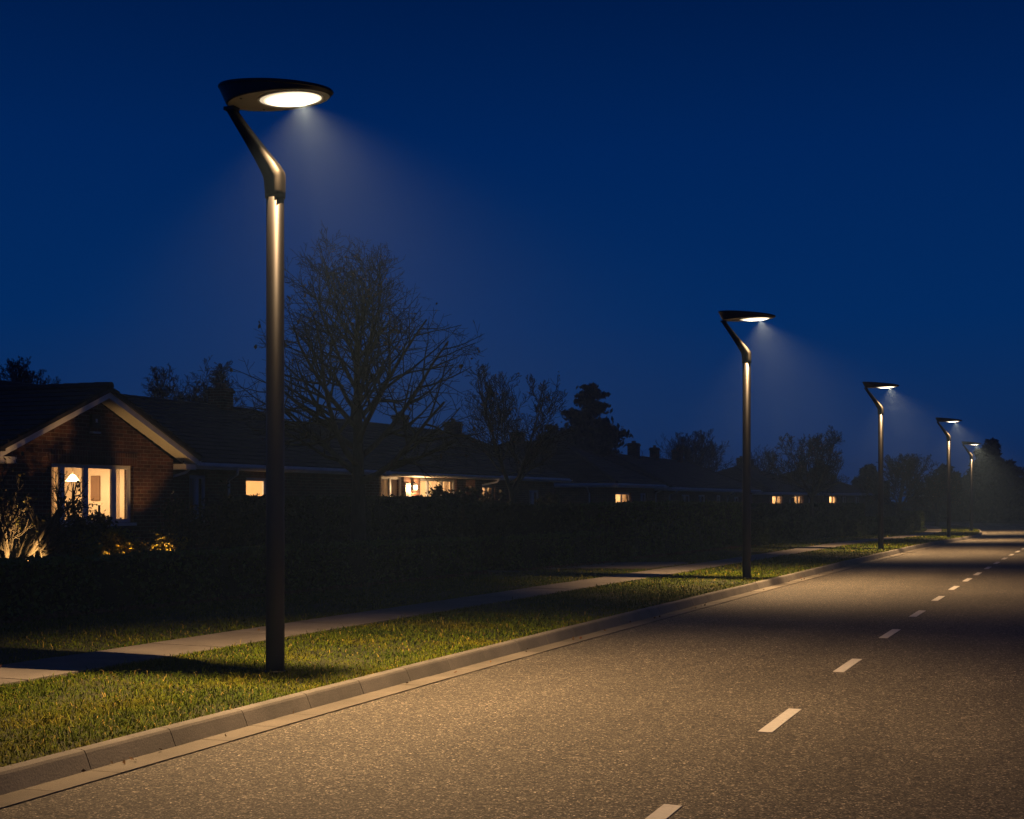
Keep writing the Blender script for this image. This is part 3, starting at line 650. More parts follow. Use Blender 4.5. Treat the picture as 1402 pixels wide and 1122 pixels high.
for a,b in ((yr_+.05,yr_+.17),(yl-.17,yl-.05)): mb = MB(); mb.box(.62,gw-.04,a,b,zg+.02,zg+.10); mb.build('gutter', M['white_trim'], H1)
# gable light
mb = MB(); yb = Y(24.1); mb.box(gx0+.002,gx0+.09,yb-.13,yb+.13,3.22,3.52); sl_ = mb.build('floodlight', M['dark'], H1)
mb = MB(); mb.box(gx0+.091,gx0+.10,yb-.03,yb+.03,3.34,3.42); mb.build('sensor', M['white_trim'], sl_)
mb = MB(); mb.box(gx0+.002,gx0+.10,yb-.12,yb+.14,3.10,3.14); mb.build('ledge', M['white_trim'], sl_)
GW = window(H1, *gh, [Y(23.22),Y(23.98),Y(24.93)], x=gx0, lit=135., depth=2.9, lamp_at=(-1.0,Y(25.22),2.02), side=1.0,
            curtains=[(Y(22.8),Y(23.18)),(Y(25.05),Y(25.42))])
mb = MB(); ns = 16; rs_ = lambda r,z: [(-1.0+r*math.cos(2*math.pi*j/ns), Y(25.22)+r*math.sin(2*math.pi*j/ns), z) for j in range(ns)]
mb.loft([rs_(.16,2.07),rs_(.05,2.22),rs_(.012,2.24),rs_(.006,2.54)], False, True); mb.build('pendant_shade', M['curtain'], GW)
mb = MB(); mb.box(-1.5,-1.24,Y(26.455),Y(26.49),1.62,2.22); mb.build('picture', mat('picture_brown',(.22,.13,.07),.8), GW)
# things on the window board
mb = MB(); mb.box(gx0-.62,gx0-.263,gh[0]-.2,gh[1]+.2,1.05,1.10); mb.build('window_board', M['white_trim'], GW)
def lathe(name, prof, loc, m, n=16):
    mb = MB(); mb.loft([[(r*math.cos(2*math.pi*k/n), r*math.sin(2*math.pi*k/n), z) for k in range(n)] for r,z in prof]); o = mb.build(name, m, None, True); o.location = loc; return o
zs = 1.101+LAWN
tag(lathe('vase', [(.11,0),(.15,.06),(.16,.13),(.12,.2),(.05,.235),(.028,.27),(.026,.40),(.032,.42)], (BX+gx0-.42,BY+Y(24.82),zs), M['dark']), 'dark round bottle vase with a slim neck on the lit gable window sill', 'vase')
tag(lathe('jar', [(.05,0),(.055,.02),(.055,.10),(.045,.12)], (BX+gx0-.40,BY+Y(25.08),zs), M['clay']), 'small brown jar on the lit window sill beside the dark vase', 'jar')
tag(lathe('mug', [(.05,0),(.06,.02),(.06,.13),(.055,.13)], (BX+gx0-.40,BY+Y(25.5),zs), M['dark']), 'small dark pot on the window sill in front of the curtain', 'pot')
pp_ = empty('potted_plant', (BX+gx0-.42,BY+Y(23.95),zs)); tag(pp_, 'leafy houseplant in a dark pot in the left pane of the gable window', 'potted plant')
mb = MB(); n=14; mb.loft([[(r*math.cos(2*math.pi*k/n), r*math.sin(2*math.pi*k/n), z) for k in range(n)] for r,z in ((.10,0),(.13,.18),(.14,.2))]); mb.build('pot', M['dark'], pp_)
rg_ = np.random.default_rng(3); Pp = rg_.normal(size=(220,3))*np.array([.10,.17,.11])+np.array([0,0,.36]); leaves_obj('leaves', Pp, .055, rg_, M['dark'], pp_)
mb = MB(); rr = random.Random(5)
for k in range(7):
    a = rr.uniform(-.7,.9); mb.tube([(0,0,.2),(0,.06*a,.55),(0,.12*a+.05,.75+.1*rr.random()),(0,.30*a+.08,.95+.18*rr.random())],[.012,.010,.008,.004],5)
mb.build('stem', M['twig'], pp_)

# --- houses further along
def house(name, label, X, Y0, rz, Ln, dep, wins, pitch=.42, oh=.5, ez=2.49, iL=None, iR=None, along='y', chims=(), pipes=(), side_holes=()):
    root = empty(name, (X,Y0,g(Y0)+LAWN), rz); tag(root, label, 'house', 'houses along the street')
    hol = [w[:4] for w in wins]
    mb = MB(); wall(mb, 0, Ln, -.2, ez-.1, hol)
    mb.quad((-.26,0,-.2),(0,0,-.2),(0,0,ez-.1),(-.26,0,ez-.1)); mb.quad((-dep,0,-.2),(-.26,0,-.2),(-.26,0,ez-.1),(-dep,0,ez-.1))
    mb.quad((0,Ln,-.2),(-dep,Ln,-.2),(-dep,Ln,ez-.1),(0,Ln,ez-.1)); mb.quad((-dep,Ln,-.2),(-dep,0,-.2),(-dep,0,ez-.1),(-dep,Ln,ez-.1))
    mb.build('wall', M['brick'], root)
    run = (dep/2+oh) if along == 'y' else (Ln/2+oh)
    hip_roof(root, -dep-oh, oh, -oh, Ln+oh, ez, pitch, run if iL is None else iL, run if iR is None else iR, along)
    mb = MB(); mb.box(oh-.025,oh,-oh,Ln+oh,ez-.19,ez-.005); mb.box(-dep-oh,oh-.026,-oh,-oh+.025,ez-.19,ez-.005); mb.box(-dep-oh,oh-.026,Ln+oh-.025,Ln+oh,ez-.19,ez-.005); mb.build('fascia', M['white_trim'], root)
    mb = MB(); mb.box(.002,oh-.026,-oh+.026,Ln+oh-.026,ez-.185,ez-.165); mb.box(-dep,-.0,-oh+.026,-.002,ez-.185,ez-.165); mb.build('soffit', M['soffit'], root)
    gutter(root, oh+.001, -oh, Ln+oh, ez-.01)
    mb = MB(); mb.box(-dep-oh,oh+.1,-oh-.11,-oh-.002,ez-.11,ez-.02); mb.build('gutter', M['white_trim'], root)
    for y0,y1,z0,z1,sp,lit,cur,fr_ in wins:
        window(root, y0,y1,z0,z1, sp, lit=lit, curtains=cur, pale=not lit, dark=not lit, frame=fr_, side=.6)
    for c in chims: chimney(root, *c)
    for p in pipes: downpipe(root, 0, oh+.06, p, ez, 0., .3)
    return root
W = lambda y0,y1,z0,z1,lit=None,fr_='frame': (y0,y1,z0,z1,[(y0+y1)/2],lit,[(y0,y0+(y1-y0)*.3),(y1-(y1-y0)*.3,y1)],fr_)
h2 = house('brick_bungalow', 'small hip roofed bungalow with one lit window, behind the tall dark hedge corner', -19.6, 60.7, 0, 7.6, 10.5,
      [W(.9,3.4,.8,2.05,300.),W(5.0,6.2,.8,2.05)], pitch=.50, along='x', chims=[(-6.2,3.8,4.0,5.15,.6,1)], pipes=[7.3])
mb = MB(); mb.tube([(-1.0,-.46,2.3),(-1.0,-.3,2.2),(-1.0,-.06,2.0),(-1.0,-.06,0)],[.036]*4,8); mb.build('downpipe', M['white_trim'], h2)
house('brick_bungalow', 'bungalow with several dark curtained windows, just left of the second street lamp', -19.6, 70.2, 0, 22.4, 8.,
      [W(3.6,5.6,.8,2.1),W(7.4,9.2,.8,2.1),W(12.,13.2,.8,2.1),W(16.8,18.4,.9,2.0)], iR=3., chims=[(-4.,7.5,4.1,5.2,.6,2),(-4.,12.,4.1,5.1,.5,1),(-4.,17.5,4.1,5.15,.6,1)], pipes=[.5,14.3])
house('brick_bungalow', 'distant bungalow with small lit windows just right of the second street lamp', -18.9, 94.6, R(-9), 10.6, 8.,
      [W(.8,3.0,.8,2.28,330.),W(5.4,7.4,.8,2.28,300.),W(8.6,9.6,.8,2.2)], chims=[(-4.,5.,4.1,5.1,.5,1)], pipes=[4.])
house('brick_bungalow', 'far brick bungalow with a single lit window behind the small bare street tree', -17.0, 107.0, R(-14), 8.5, 8.,
      [W(1.0,2.6,.8,2.28,330.),W(3.6,4.6,.8,2.2),W(6.2,7.4,.8,2.2)], chims=[(-4.,5.,4.1,5.1,.5,1)])
house('brick_bungalow', 'farthest brick house beyond the bend with tiny lit windows among dark trees', -12.0, 152., R(-60), 16., 8.,
      [W(1.,3.,.7,2.0,330.),W(5.2,6.8,.7,2.0,300.),W(10.5,12.,.7,2.0,330.)])

# ------------------------------------------------------------------ trees
def unit(v): return v/np.linalg.norm(v)
def perp(d, rr):
    v = np.array([rr.gauss(0,1),rr.gauss(0,1),rr.gauss(0,1)]); v -= d*v.dot(d); return unit(v)
def grow(mbs, p, d, ln, r, lev, maxl, rr, up, kids, tips, ang=(35,60), ratio=(.45,.7), wig=.13, rmin=.006):
    n = (7,6,5,4,3)[min(lev,4)]; pts = [p.copy()]; dirs = [d.copy()]
    for i in range(n):
        d = unit(d+np.array([rr.gauss(0,wig),rr.gauss(0,wig),rr.gauss(0,wig)*.7+up*(1 if lev else .3)]))
        p = p+d*(ln/n); pts.append(p.copy()); dirs.append(d.copy())
    r1 = max(rmin, r*(.28 if lev else .4)); rads = [r+(r1-r)*i/n for i in range(n+1)]
    mbs[min(lev,len(mbs)-1)].tube(pts, rads, (9,6,4,3,3)[min(lev,4)], lev < 2)
    tips.append((pts[-1],lev))
    if lev >= maxl: return
    nk = kids[lev] if lev < len(kids) else 3
    for k in range(nk):
        t = (.18+.8*(k+rr.random()*.8)/nk); i = min(n-1,int(t*n)); f = t*n-i; q = pts[i]+(pts[i+1]-pts[i])*f
        a = R(rr.uniform(*ang)); dd = unit(dirs[i+1]*math.cos(a)+perp(dirs[i+1],rr)*math.sin(a))
        l2 = ln*rr.uniform(*ratio)*(1-.45*t); r2 = max(rmin,(rads[i])*.6)
        grow(mbs, q, dd, l2, r2, lev+1, maxl, rr, up, kids, tips, ang, ratio, wig, rmin)
def bare_tree(name, label, x, y, H, spread, seed, trunk_h, r0, nl, kids, maxl=4, leader=True, shape=.75, up=.10, leaf=0, rmin=.008, group='bare trees', lean=(0,0), fork=1, a0=62, a1=25):
    rr = random.Random(seed); root = empty(name, (x,y,g(y)+LAWN)); tag(root, label, 'tree', group)
    mt, mbr = MB(), MB(); mbs = [mt, mt, mbr]; tips = []
    # trunk with leader(s)
    for fk in range(fork):
        pts = []; n = 12; az0 = rr.uniform(0,6.28)+fk*2*math.pi/max(1,fork); hh = H*.80*(1 if fork == 1 else rr.uniform(.8,1.))
        dx = dy = 0.
        for i in range(n+1):
            z = hh*i/n; t = max(0,(z-trunk_h)/(hh-trunk_h)); w = 0 if fork == 1 else spread*.42*t**.8
            dx += rr.gauss(0,.012)*H*.25; dy += rr.gauss(0,.012)*H*.25
            pts.append(np.array([dx*t+w*math.cos(az0)+lean[0]*z, dy*t+w*math.sin(az0)+lean[1]*z, z-.15 if i == 0 else z]))
        rads = [max(.02, r0*(1.18 if i == 0 else 1.)*(1-.9*(i/n)**(1.1))*(1 if fork == 1 or i*hh/n < trunk_h else .75)) for i in range(n+1)]
        mt.tube(pts, rads, 10)
        m_ = max(3,nl//fork)
        for k in range(m_):
            t = (k+.5*rr.random())/m_; z = trunk_h+(hh-trunk_h)*t*.99; i = min(n-1,int(z/hh*n)); f = z/hh*n-i; q = pts[i]+(pts[i+1]-pts[i])*f
            az = k*2.4+rr.uniform(-.5,.5)+fk; el = R(90-(a0+(a1-a0)*t+rr.uniform(-9,9)))
            d = np.array([math.cos(az)*math.cos(el), math.sin(az)*math.cos(el), math.sin(el)])
            ln = spread*((1-t)**shape*.9+.30)*rr.uniform(.85,1.12)*(1 if fork == 1 else .75)
            grow(mbs, q, d, ln, max(.014,min(r0*.5, rads[i]*.55)), 1, maxl, rr, up, kids, tips, rmin=rmin)
    mt.build('trunk', M['bark'], root, True); mbr.build('crown', M['twig'], root)
    if leaf:
        rg = np.random.default_rng(seed); tp = np.array([t[0] for t in tips if t[1] >= 3]); sel = tp[rg.random(len(tp)) < leaf*np.clip(1.6-tp[:,2]/(H*.6),0.12,1.)]
        if len(sel): leaves_obj('dry_leaves', np.repeat(sel,2,0)+rg.normal(size=(len(sel)*2,3))*.04, .06, rg, M['brownleaf'], root)
    return root
bare_tree('bare_tree', 'tall bare spreading tree rising behind the low front hedge, right of the nearest street lamp', -14.0,25.75, 7.35, 2.9, 29, 2.0, .19, 24, (0,10,5,3), 4, shape=.52, up=.05, leaf=.06, rmin=.0045, a0=66, a1=24)
bare_tree('bare_tree', 'bare tree with upright forked limbs in front of the evergreens, beside the dark hedge', -15.6,38.6, 7.1, 2.6, 22, 1.9, .12, 24, (0,8,5,3), 4, fork=3, up=.12, leaf=.03, rmin=.0065, a0=55, a1=22)
bare_tree('bare_tree', 'bare gnarled tree behind the bungalow ridge, between the gable and the nearest lamp', -32.,45.4, 8.1, 3.4, 33, 2.6, .2, 26, (0,8,6,4), 4, fork=2, up=.05, leaf=.05, rmin=.009)
bare_tree('bare_tree', 'bare round crowned tree at the far left, showing above the gable roof', -35.,39.5, 8.3, 3.0, 44, 2.4, .16, 26, (0,8,6,4), 4, fork=2, up=.08, leaf=.0, rmin=.009)
bare_tree('bare_tree', 'bare tree behind the roofs right of the tall evergreen, leftmost of its pair', -28.,107.3, 8.4, 4.0, 55, 2.6, .2, 30, (0,7,4,3), 4, fork=3, up=.12, rmin=.011)
bare_tree('bare_tree', 'slimmer bare tree behind the roofs, between two others and left of the second street lamp', -28.5,112.5, 8.2, 3.6, 56, 2.6, .18, 26, (0,7,4,3), 4, fork=2, up=.12, rmin=.011)
bare_tree('bare_tree', 'low bare tree whose crown shows behind the pole of the second street lamp', -24.,114., 6.9, 3.6, 57, 2.4, .16, 24, (0,7,4,3), 4, fork=2, up=.10, rmin=.011)
bare_tree('bare_tree', 'small rounded street tree with a few brown leaves, between the second and third street lamps', -11.0,65.5, 6.2, 2.7, 66, 1.9, .14, 24, (0,8,5,3), 4, fork=3, up=.10, leaf=.12, rmin=.008, a0=68, a1=28)
bare_tree('bare_tree', 'dense twiggy tree on a short trunk left of the fourth street lamp', -9.7,91., 5.9, 3.2, 77, 1.3, .15, 26, (0,8,5,3), 4, fork=4, up=.10, leaf=.2, rmin=.011, a0=66, a1=25)
bare_tree('bare_tree', 'low brown leaved tree between the last two street lamps', -8.6,107., 4.6, 2.9, 88, 1.0, .13, 16, (0,8,5,3), 4, fork=4, up=.06, leaf=.9, rmin=.018, a0=70, a1=35)

def conifer(name, label, x, y, H, w, seed, z0=1.2, n_wh=15, droop=-.05, gap=.0, size=.16, dens=26, group='evergreen trees'):
    rr = random.Random(seed); rg = np.random.default_rng(seed); root = empty(name, (x,y,g(y)+LAWN)); tag(root, label, 'tree', group)
    mt = MB(); mt.tube([(0,0,-.1),(0.03,0,H*.5),(0,0,H*.99)],[H*.025,H*.017,.02],8); P = []
    for i in range(n_wh):
        t = (i+.3*rr.random())/n_wh; z = z0+(H-z0)*t; nb = rr.randint(5,8)
        for k in range(nb):
            az = rr.uniform(0,6.28); z = z0+(H-z0)*min(.985,max(0,t+rr.uniform(-.035,.035))); ln = w*.5*((1-t)**.95*.97+.05)*rr.uniform(.55,1.22)
            if rr.random() < gap: continue
            el = droop+rr.uniform(-.1,.15)+.25*t
            p0 = np.array([0.,0.,z]); d = np.array([math.cos(az)*math.cos(el),math.sin(az)*math.cos(el),math.sin(el)])
            e = p0+d*ln+np.array([0,0,rr.uniform(.02,.2)*ln]); mt.tube([p0,p0+d*ln*.6,e],[.035,.02,.008],4,False)
            m = int(dens*ln*4)+14; u = rg.beta(1.7,1.2,m)
            wid = (.05+.20*ln*np.sin(np.pi*np.clip(u*.92+.05,0,1)))
            q = p0+np.outer(u,e-p0)+rg.normal(size=(m,3))*np.stack([wid,wid,wid*.33],1)
            P.append(q)
    mt.build('trunk', M['bark'], root); leaves_obj('crown', np.concatenate(P), size, rg, M['needle'], root, long=2.2, up=.25)
    return root
conifer('pine_tree', 'tall black evergreen with ragged tiers of branches rising behind the roofs at mid street', -29.2,86., 9.7, 9.6, 21, 2.0, 13, droop=-.10, gap=.12, size=.18, dens=30)
conifer('pine_tree', 'short bushy evergreen left of the tall ragged one, behind the bungalow roofs', -28.5,76.8, 6.5, 3.6, 6, 1., 10, gap=.1, size=.22)
conifer('fir_tree', 'broad cone shaped conifer at the far right, beyond the bend in the road', -5.6,127., 7.2, 7.6, 8, .5, 17, size=.26, dens=26)
conifer('fir_tree', 'dark conifer at the right edge of the view, behind the broad cone shaped one', -1.2,140., 7.0, 7., 9, .5, 14, size=.3, dens=22)
conifer('fir_tree', 'dark squat conifer between the last street lamp and the broad cone shaped one', -9.6,131., 5.2, 6., 10, .4, 12, size=.28, dens=24)
conifer('fir_tree', 'small dark evergreen behind the twiggy tree, left of the fourth street lamp', -19.5,121., 5.4, 5., 12, .5, 11, size=.28, dens=22)
conifer('fir_tree', 'dark evergreen behind the far roofs, between the second and third street lamps', -27.,124., 5.8, 6., 13, .5, 11, size=.3, dens=22)

# ------------------------------------------------------------------ hedges
conifer('fir_tree', 'low dark evergreen filling the gap left of the third street lamp, past the far houses', -15.8,124., 5.0, 6.5, 19, .3, 11, size=.28, dens=24)

def hedge(label, pts, w, h, seed, size=.05, dens=520, cat='hedge', wob=.05, group='clipped hedges', lm='hedge'):
    """clipped hedge along pts (its street-side foot line), going back by w"""
    rg = np.random.default_rng(seed); P = []; core = MB(); x0,y0 = pts[0]; root = empty('hedge', (x0,y0,g(y0)+LAWN)); tag(root, label, cat, group)
    for (xa,ya),(xb,yb) in zip(pts[:-1],pts[1:]):
        ln = math.hypot(xb-xa,yb-ya); tx,ty = (xb-xa)/ln,(yb-ya)/ln; nx,ny = -ty,tx
        def W_(u,v,z): return np.stack([xa-x0+tx*u+nx*v, ya-y0+ty*u+ny*v, z],1)
        for (n,fu,fv,fz) in ((int(dens*ln*h),1,0,1),(int(dens*ln*w),1,1,2),(int(dens*w*h),0,1,1),(int(dens*w*h),3,1,1),(int(dens*ln*h*.5),1,3,1)):
            u = rg.uniform(0,ln,n) if fu == 1 else np.full(n, 0. if fu == 0 else ln)
            v = rg.uniform(0,w,n) if fv == 1 else np.full(n, 0. if fv == 0 else w)
            z = rg.uniform(0,h,n) if fz == 1 else np.full(n,h)
            b = wob*(np.sin(u*2.3+seed)+np.sin(u*5.1+z*4+seed*2)*.6+np.sin(u*11+z*9)*.35)
            jit = -np.abs(rg.normal(0,.035,n))+np.where(rg.random(n)<.05, rg.uniform(0,.09,n),0)
            if fv == 0: v = v-b*.6-jit
            elif fv == 3: v = v+b*.6+jit
            if fz == 2: z = z+b*.35+jit
            if fu == 0: u = u-jit+.03*np.sin(z*9+v*7)
            if fu == 3: u = u+jit+.03*np.sin(z*9+v*7)
            # rounded top edges
            r = .12; ex = np.clip(z-(h-r),0,None); 
            if fv == 0: v = v+ex*ex/r*.8
            P.append(W_(u,v,z))
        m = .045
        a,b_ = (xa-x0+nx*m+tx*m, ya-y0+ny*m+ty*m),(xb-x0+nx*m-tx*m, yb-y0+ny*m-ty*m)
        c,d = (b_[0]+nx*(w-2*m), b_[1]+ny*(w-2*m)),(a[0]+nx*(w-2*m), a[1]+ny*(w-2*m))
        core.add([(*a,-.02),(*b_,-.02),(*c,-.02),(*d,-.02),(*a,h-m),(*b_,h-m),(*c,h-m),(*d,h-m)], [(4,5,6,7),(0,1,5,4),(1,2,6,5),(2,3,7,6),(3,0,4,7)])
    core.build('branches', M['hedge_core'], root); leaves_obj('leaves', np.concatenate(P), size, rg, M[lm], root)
    return root
hedge('long low clipped hedge along the front lawn behind the nearest street lamp', [(-13.35,11.),(-13.2,15.),(-12.6,21.5),(-12.05,27.9)], .85, .78, 1, lm='hedge_lit_tone')
hedge('short low clipped hedge right of the garden path gap, before the tall dark hedge', [(-11.75,28.75),(-11.35,31.2),(-10.95,33.9)], .8, .76, 2, lm='hedge_lit_tone')
hedge('tall dark hedge with a squared corner, left of the second street lamp', [(-11.1,36.2),(-10.75,42.),(-10.35,47.6)], 1.5, 1.52, 3, size=.07, dens=330, lm='hedge_lit_tone')
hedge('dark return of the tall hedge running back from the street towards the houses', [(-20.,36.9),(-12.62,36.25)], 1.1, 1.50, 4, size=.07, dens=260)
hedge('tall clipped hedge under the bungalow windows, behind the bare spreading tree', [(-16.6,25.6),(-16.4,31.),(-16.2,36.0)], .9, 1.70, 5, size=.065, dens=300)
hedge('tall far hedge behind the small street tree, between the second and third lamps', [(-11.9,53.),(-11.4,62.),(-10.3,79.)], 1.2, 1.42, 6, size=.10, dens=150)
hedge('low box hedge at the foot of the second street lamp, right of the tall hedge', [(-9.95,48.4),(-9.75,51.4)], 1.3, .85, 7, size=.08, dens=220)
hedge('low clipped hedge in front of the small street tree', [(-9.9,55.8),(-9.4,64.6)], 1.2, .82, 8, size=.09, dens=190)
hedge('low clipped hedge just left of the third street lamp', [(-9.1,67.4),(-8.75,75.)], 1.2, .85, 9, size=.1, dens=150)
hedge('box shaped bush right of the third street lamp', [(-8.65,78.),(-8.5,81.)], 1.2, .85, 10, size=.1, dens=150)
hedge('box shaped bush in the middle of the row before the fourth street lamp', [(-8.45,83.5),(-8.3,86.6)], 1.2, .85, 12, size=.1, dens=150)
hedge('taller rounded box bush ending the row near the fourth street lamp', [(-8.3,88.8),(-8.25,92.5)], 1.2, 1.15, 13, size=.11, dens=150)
hedge('dark hedge beyond the bend, right of the last street lamp', [(-24.,139.),(16.,139.)][::-1], 1.5, 1.7, 14, size=.16, dens=55)

# mulch under the front hedges
mb = MB(); PC = []
for pts in ([(-13.35,11.),(-13.2,15.),(-12.6,21.5),(-12.05,27.9)],[(-11.75,28.75),(-11.35,31.2),(-10.95,33.9)],[(-11.1,36.2),(-10.75,42.),(-10.35,47.6)]):
    for (xa,ya),(xb,yb) in zip(pts[:-1],pts[1:]):
        mb.quad((xa-.8,ya,LAWN+.004),(xa+.28,ya,LAWN+.004),(xb+.28,yb,LAWN+.004),(xb-.8,yb,LAWN+.004))
        n = int(70*(yb-ya)); t = rng.random(n); PC.append(np.stack([xa+(xb-xa)*t+.05+rng.gamma(2,.07,n), ya+(yb-ya)*t, LAWN+.012+rng.random(n)*.02],1))
tag(mb.build('mulch_bed', M['mulch']), kind='structure')
PC = np.concatenate(PC); tag(leaves_obj('bark_chips', PC, .055, rng, M['chip'], long=1.8), kind='stuff')

# ------------------------------------------------------------------ shrubs and garden lights
def shrub(label, x, y, H, spread, seed, stems, lm, leaf_n=2, size=.05, keep=.8, sr=.022, name='shrub', maxl=3, kids=(6,5,4), low=.0, el=(45,80)):
    rr = random.Random(seed); rg = np.random.default_rng(seed); root = empty(name, (x,y,g(y)+LAWN)); tag(root, label, 'shrub', 'garden shrubs')
    mb = MB(); tips = []
    for k in range(stems):
        az = k*2*math.pi/stems+rr.uniform(-.4,.4); e = R(rr.uniform(*el))
        d = np.array([math.cos(az)*math.cos(e)*spread/H, math.sin(az)*math.cos(e)*spread/H, math.sin(e)]); d = unit(d)
        grow([mb], np.array([.10*math.cos(az),.10*math.sin(az),-.05]), d, H*rr.uniform(.7,1.), sr*rr.uniform(.7,1.2), 0, maxl, rr, .06, kids, tips, ang=(25,60), ratio=(.4,.7), rmin=.006)
    mb.build('stems', M['bark'], root)
    tp = np.array([t[0] for t in tips if t[1] >= 1 and t[0][2] > low]); tp = tp[rg.random(len(tp)) < keep]
    if len(tp): leaves_obj('leaves', np.repeat(tp,leaf_n,0)+rg.normal(size=(len(tp)*leaf_n,3))*.055, size, rg, lm, root)
    return root
shrub('wide shrub with bare glowing stems lit from below, at the left edge before the gable', -16.7,18.3, 2.0, 1.05, 101, 7, M['shrub'], 1, .045, .5, .045, el=(42,78), low=1.0)
shrub('dark leafy bush in front of the left part of the lit gable window', -17.7,20.2, 1.35, .6, 102, 7, M['shrub'], 8, .055, 1., .02)
shrub('small golden shrub glowing under the gable window', -17.0,21.15, 1.0, .6, 103, 9, M['gold'], 9, .055, 1., .014, kids=(5,4,4))
shrub('tiny golden shrub glowing right of the gable window', -17.0,22.8, .85, .45, 104, 7, M['gold'], 7, .05, .8, .012, kids=(4,3,3))
shrub('twiggy shrub with thin bare stems at the right corner of the gable', -17.0,23.9, 1.75, .9, 105, 5, M['shrub'], 2, .045, .7, .018, low=.7)
shrub('second twiggy shrub beside the first, just left of the nearest lamp pole', -16.9,25.1, 1.75, .9, 106, 5, M['shrub'], 3, .045, .8, .018, low=.7)
shrub('dark rounded bush below the bright porch lantern', -17.5,36.4, 1.75, 1.4, 107, 7, M['shrub'], 9, .07, 1., .025)
shrub('dark bush in front of the bright porch windows', -17.5,38.4, 1.8, 1.5, 108, 8, M['shrub'], 9, .07, 1., .025)
shrub('sparse bush catching light under the lit window right of the porch', -17.2,40.3, 1.75, 1.3, 109, 7, M['shrub'], 5, .06, .9, .025)
shrub('dark bush in the shade beside the forked bare tree', -16.4,42.2, 1.6, 1.3, 110, 7, M['shrub'], 9, .07, 1., .025)
shrub('low lit bush across the far bend, right of the last street lamp', -2.2,121., 1.2, 1.1, 111, 7, M['shrub'], 9, .1, 1., .03)
shrub('row end bush on the far lawn between the last two street lamps', -13.5,119., 1.3, 1.6, 112, 8, M['shrub'], 9, .12, 1., .03)
def garden_light(label, x, y, tgt, W_, size=70):
    root = empty('garden_spotlight', (x,y,LAWN)); tag(root, label, 'garden light', 'garden spotlights')
    d = (Vector(tgt)-Vector((x,y,LAWN+.16))).normalized()
    mb = MB(); mb.tube([(0,0,-.08),(0,0,.1)],[.012,.012],6); mb.build('spike', M['dark'], root)
    c = Vector((0,0,.13)); mb = MB(); mb.tube([c-d*.06,c-d*.04,c+d*.05],[.02,.04,.045],12); bd = mb.build('housing', M['dark'], root)
    mb = MB(); mb.tube([c+d*.05,c+d*.056],[.038,.038],12); mb.build('lens', M['garden_lens'], bd)
    ld = bpy.data.lights.new('garden_lamp','SPOT'); ld.energy = W_; ld.color = (1.,.54,.17); ld.spot_size = R(size); ld.spot_blend = .6; ld.shadow_soft_size = .03
    lo = link('garden_lamp', ld, root); lo.location = c+d*.08; lo.rotation_euler = d.to_track_quat('-Z','Y').to_euler()
garden_light('garden spotlight at the foot of the shrub with glowing stems', -15.7,18.1, (-16.75,18.3,1.0), 800., 66)
garden_light('garden spotlight under the golden shrub below the gable window', -15.95,21.3, (-17.0,21.15,.85), 620., 56)
garden_light('garden spotlight under the tiny golden shrub right of the gable window', -16.3,22.7, (-17.05,22.85,.75), 330., 56)
garden_light('garden spotlight close to the brick gable wall, aimed up at the white eaves', -18.65,25.3, (-19.42,26.0,3.3), 130., 56)

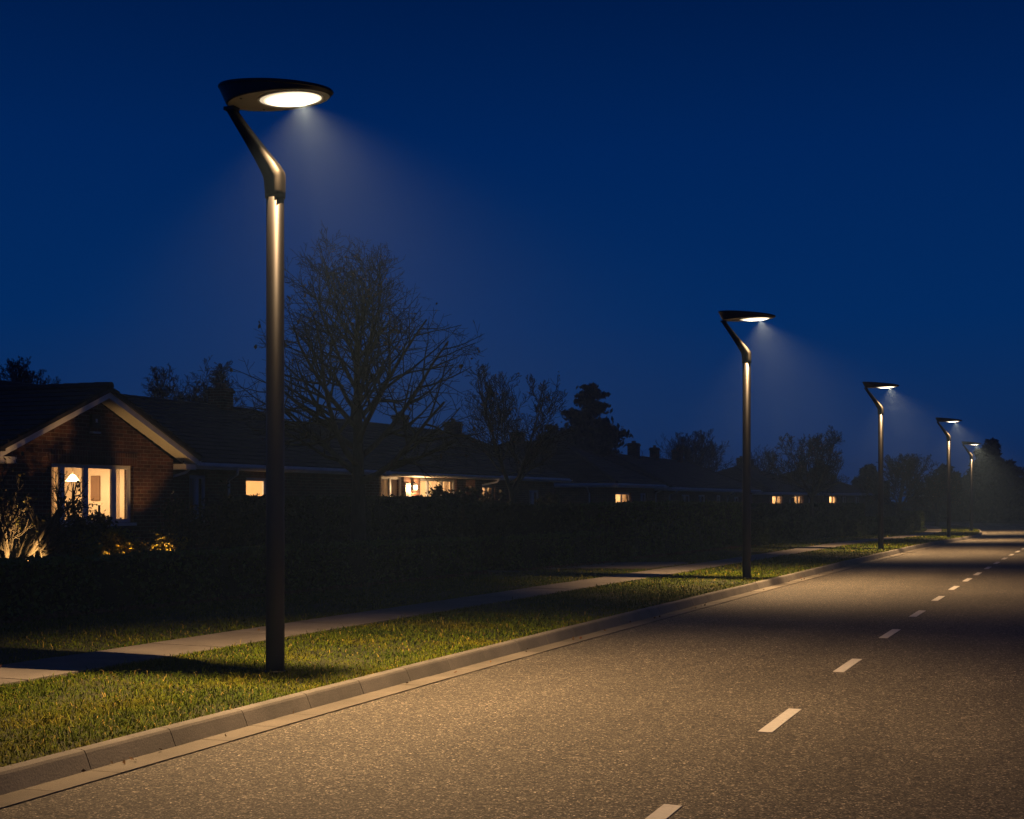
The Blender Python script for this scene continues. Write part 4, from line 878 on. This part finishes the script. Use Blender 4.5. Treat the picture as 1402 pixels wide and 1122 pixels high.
# ------------------------------------------------------------------ air
mb = MB(); mb.box(-535,535,-535,535,-1.6,14.); hz = mb.build('haze', None); tag(hz, kind='stuff')
m = bpy.data.materials.new('haze_air'); m.use_nodes = True; nt = m.node_tree; nt.nodes.remove(nt.nodes['Principled BSDF'])
v = N(m,'ShaderNodeVolumePrincipled'); v.inputs['Color'].default_value = (.36,.60,1.,1); v.inputs['Density'].default_value = .0016; v.inputs['Density Attribute'].default_value = ''
v.inputs['Anisotropy'].default_value = 0.
L(m, v.outputs[0], nt.nodes['Material Output'].inputs['Volume'])
try: m.cycles.homogeneous_volume = True
except Exception: pass
hz.data.materials.clear(); hz.data.materials.append(m)

# ------------------------------------------------------------------ sky, dusk light, camera
w = bpy.data.worlds.new('World'); sc.world = w; w.use_nodes = True; nt = w.node_tree
bg = nt.nodes['Background']           # deep blue dusk sky: paler towards the horizon, darker overhead
tc = nt.nodes.new('ShaderNodeTexCoord'); sp = nt.nodes.new('ShaderNodeSeparateXYZ'); nt.links.new(tc.outputs['Generated'], sp.inputs[0])
rp = nt.nodes.new('ShaderNodeValToRGB'); rp.color_ramp.interpolation = 'EASE'
stops = [(0.,(.0075,.036,.132)),(.075,(.004,.030,.124)),(.13,(.0008,.0265,.128)),(.25,(.0002,.019,.107)),(.35,(.0,.0115,.068)),(1.,(.0,.005,.034))]
while len(rp.color_ramp.elements) < len(stops): rp.color_ramp.elements.new(.5)
for e, (p, c) in zip(rp.color_ramp.elements, stops): e.position = p; e.color = (*c,1)
rp.color_ramp.interpolation = 'LINEAR'
nt.links.new(sp.outputs[2], rp.inputs[0]); nt.links.new(rp.outputs[0], bg.inputs[0]); bg.inputs[1].default_value = 1.
sl = bpy.data.lights.new('afterglow','SUN'); sl.energy = .004; sl.angle = R(20); sl.color = (.6,.75,1.)
so = link('afterglow', sl); so.rotation_euler = (R(80),0,R(60))

cam = bpy.data.cameras.new('camera'); co = link('camera', cam); sc.camera = co
co.location = (0,0,1.75); co.rotation_euler = (R(90),0,R(22.0413)); cam.sensor_width = 36.; cam.lens = 1850/1402*36; cam.shift_y = (685-561)/1402; cam.clip_end = 3000.
sc.view_settings.view_transform = 'Standard'; sc.view_settings.look = 'None'; sc.view_settings.exposure = 0; sc.view_settings.gamma = 1
cy_ = sc.cycles; cy_.use_denoising = True; cy_.denoiser = 'OPENIMAGEDENOISE'; cy_.max_bounces = 6; cy_.diffuse_bounces = 3; cy_.glossy_bounces = 3; cy_.transparent_max_bounces = 12; cy_.volume_bounces = 0
cy_.sample_clamp_indirect = 4.; cy_.caustics_reflective = False; cy_.caustics_refractive = False
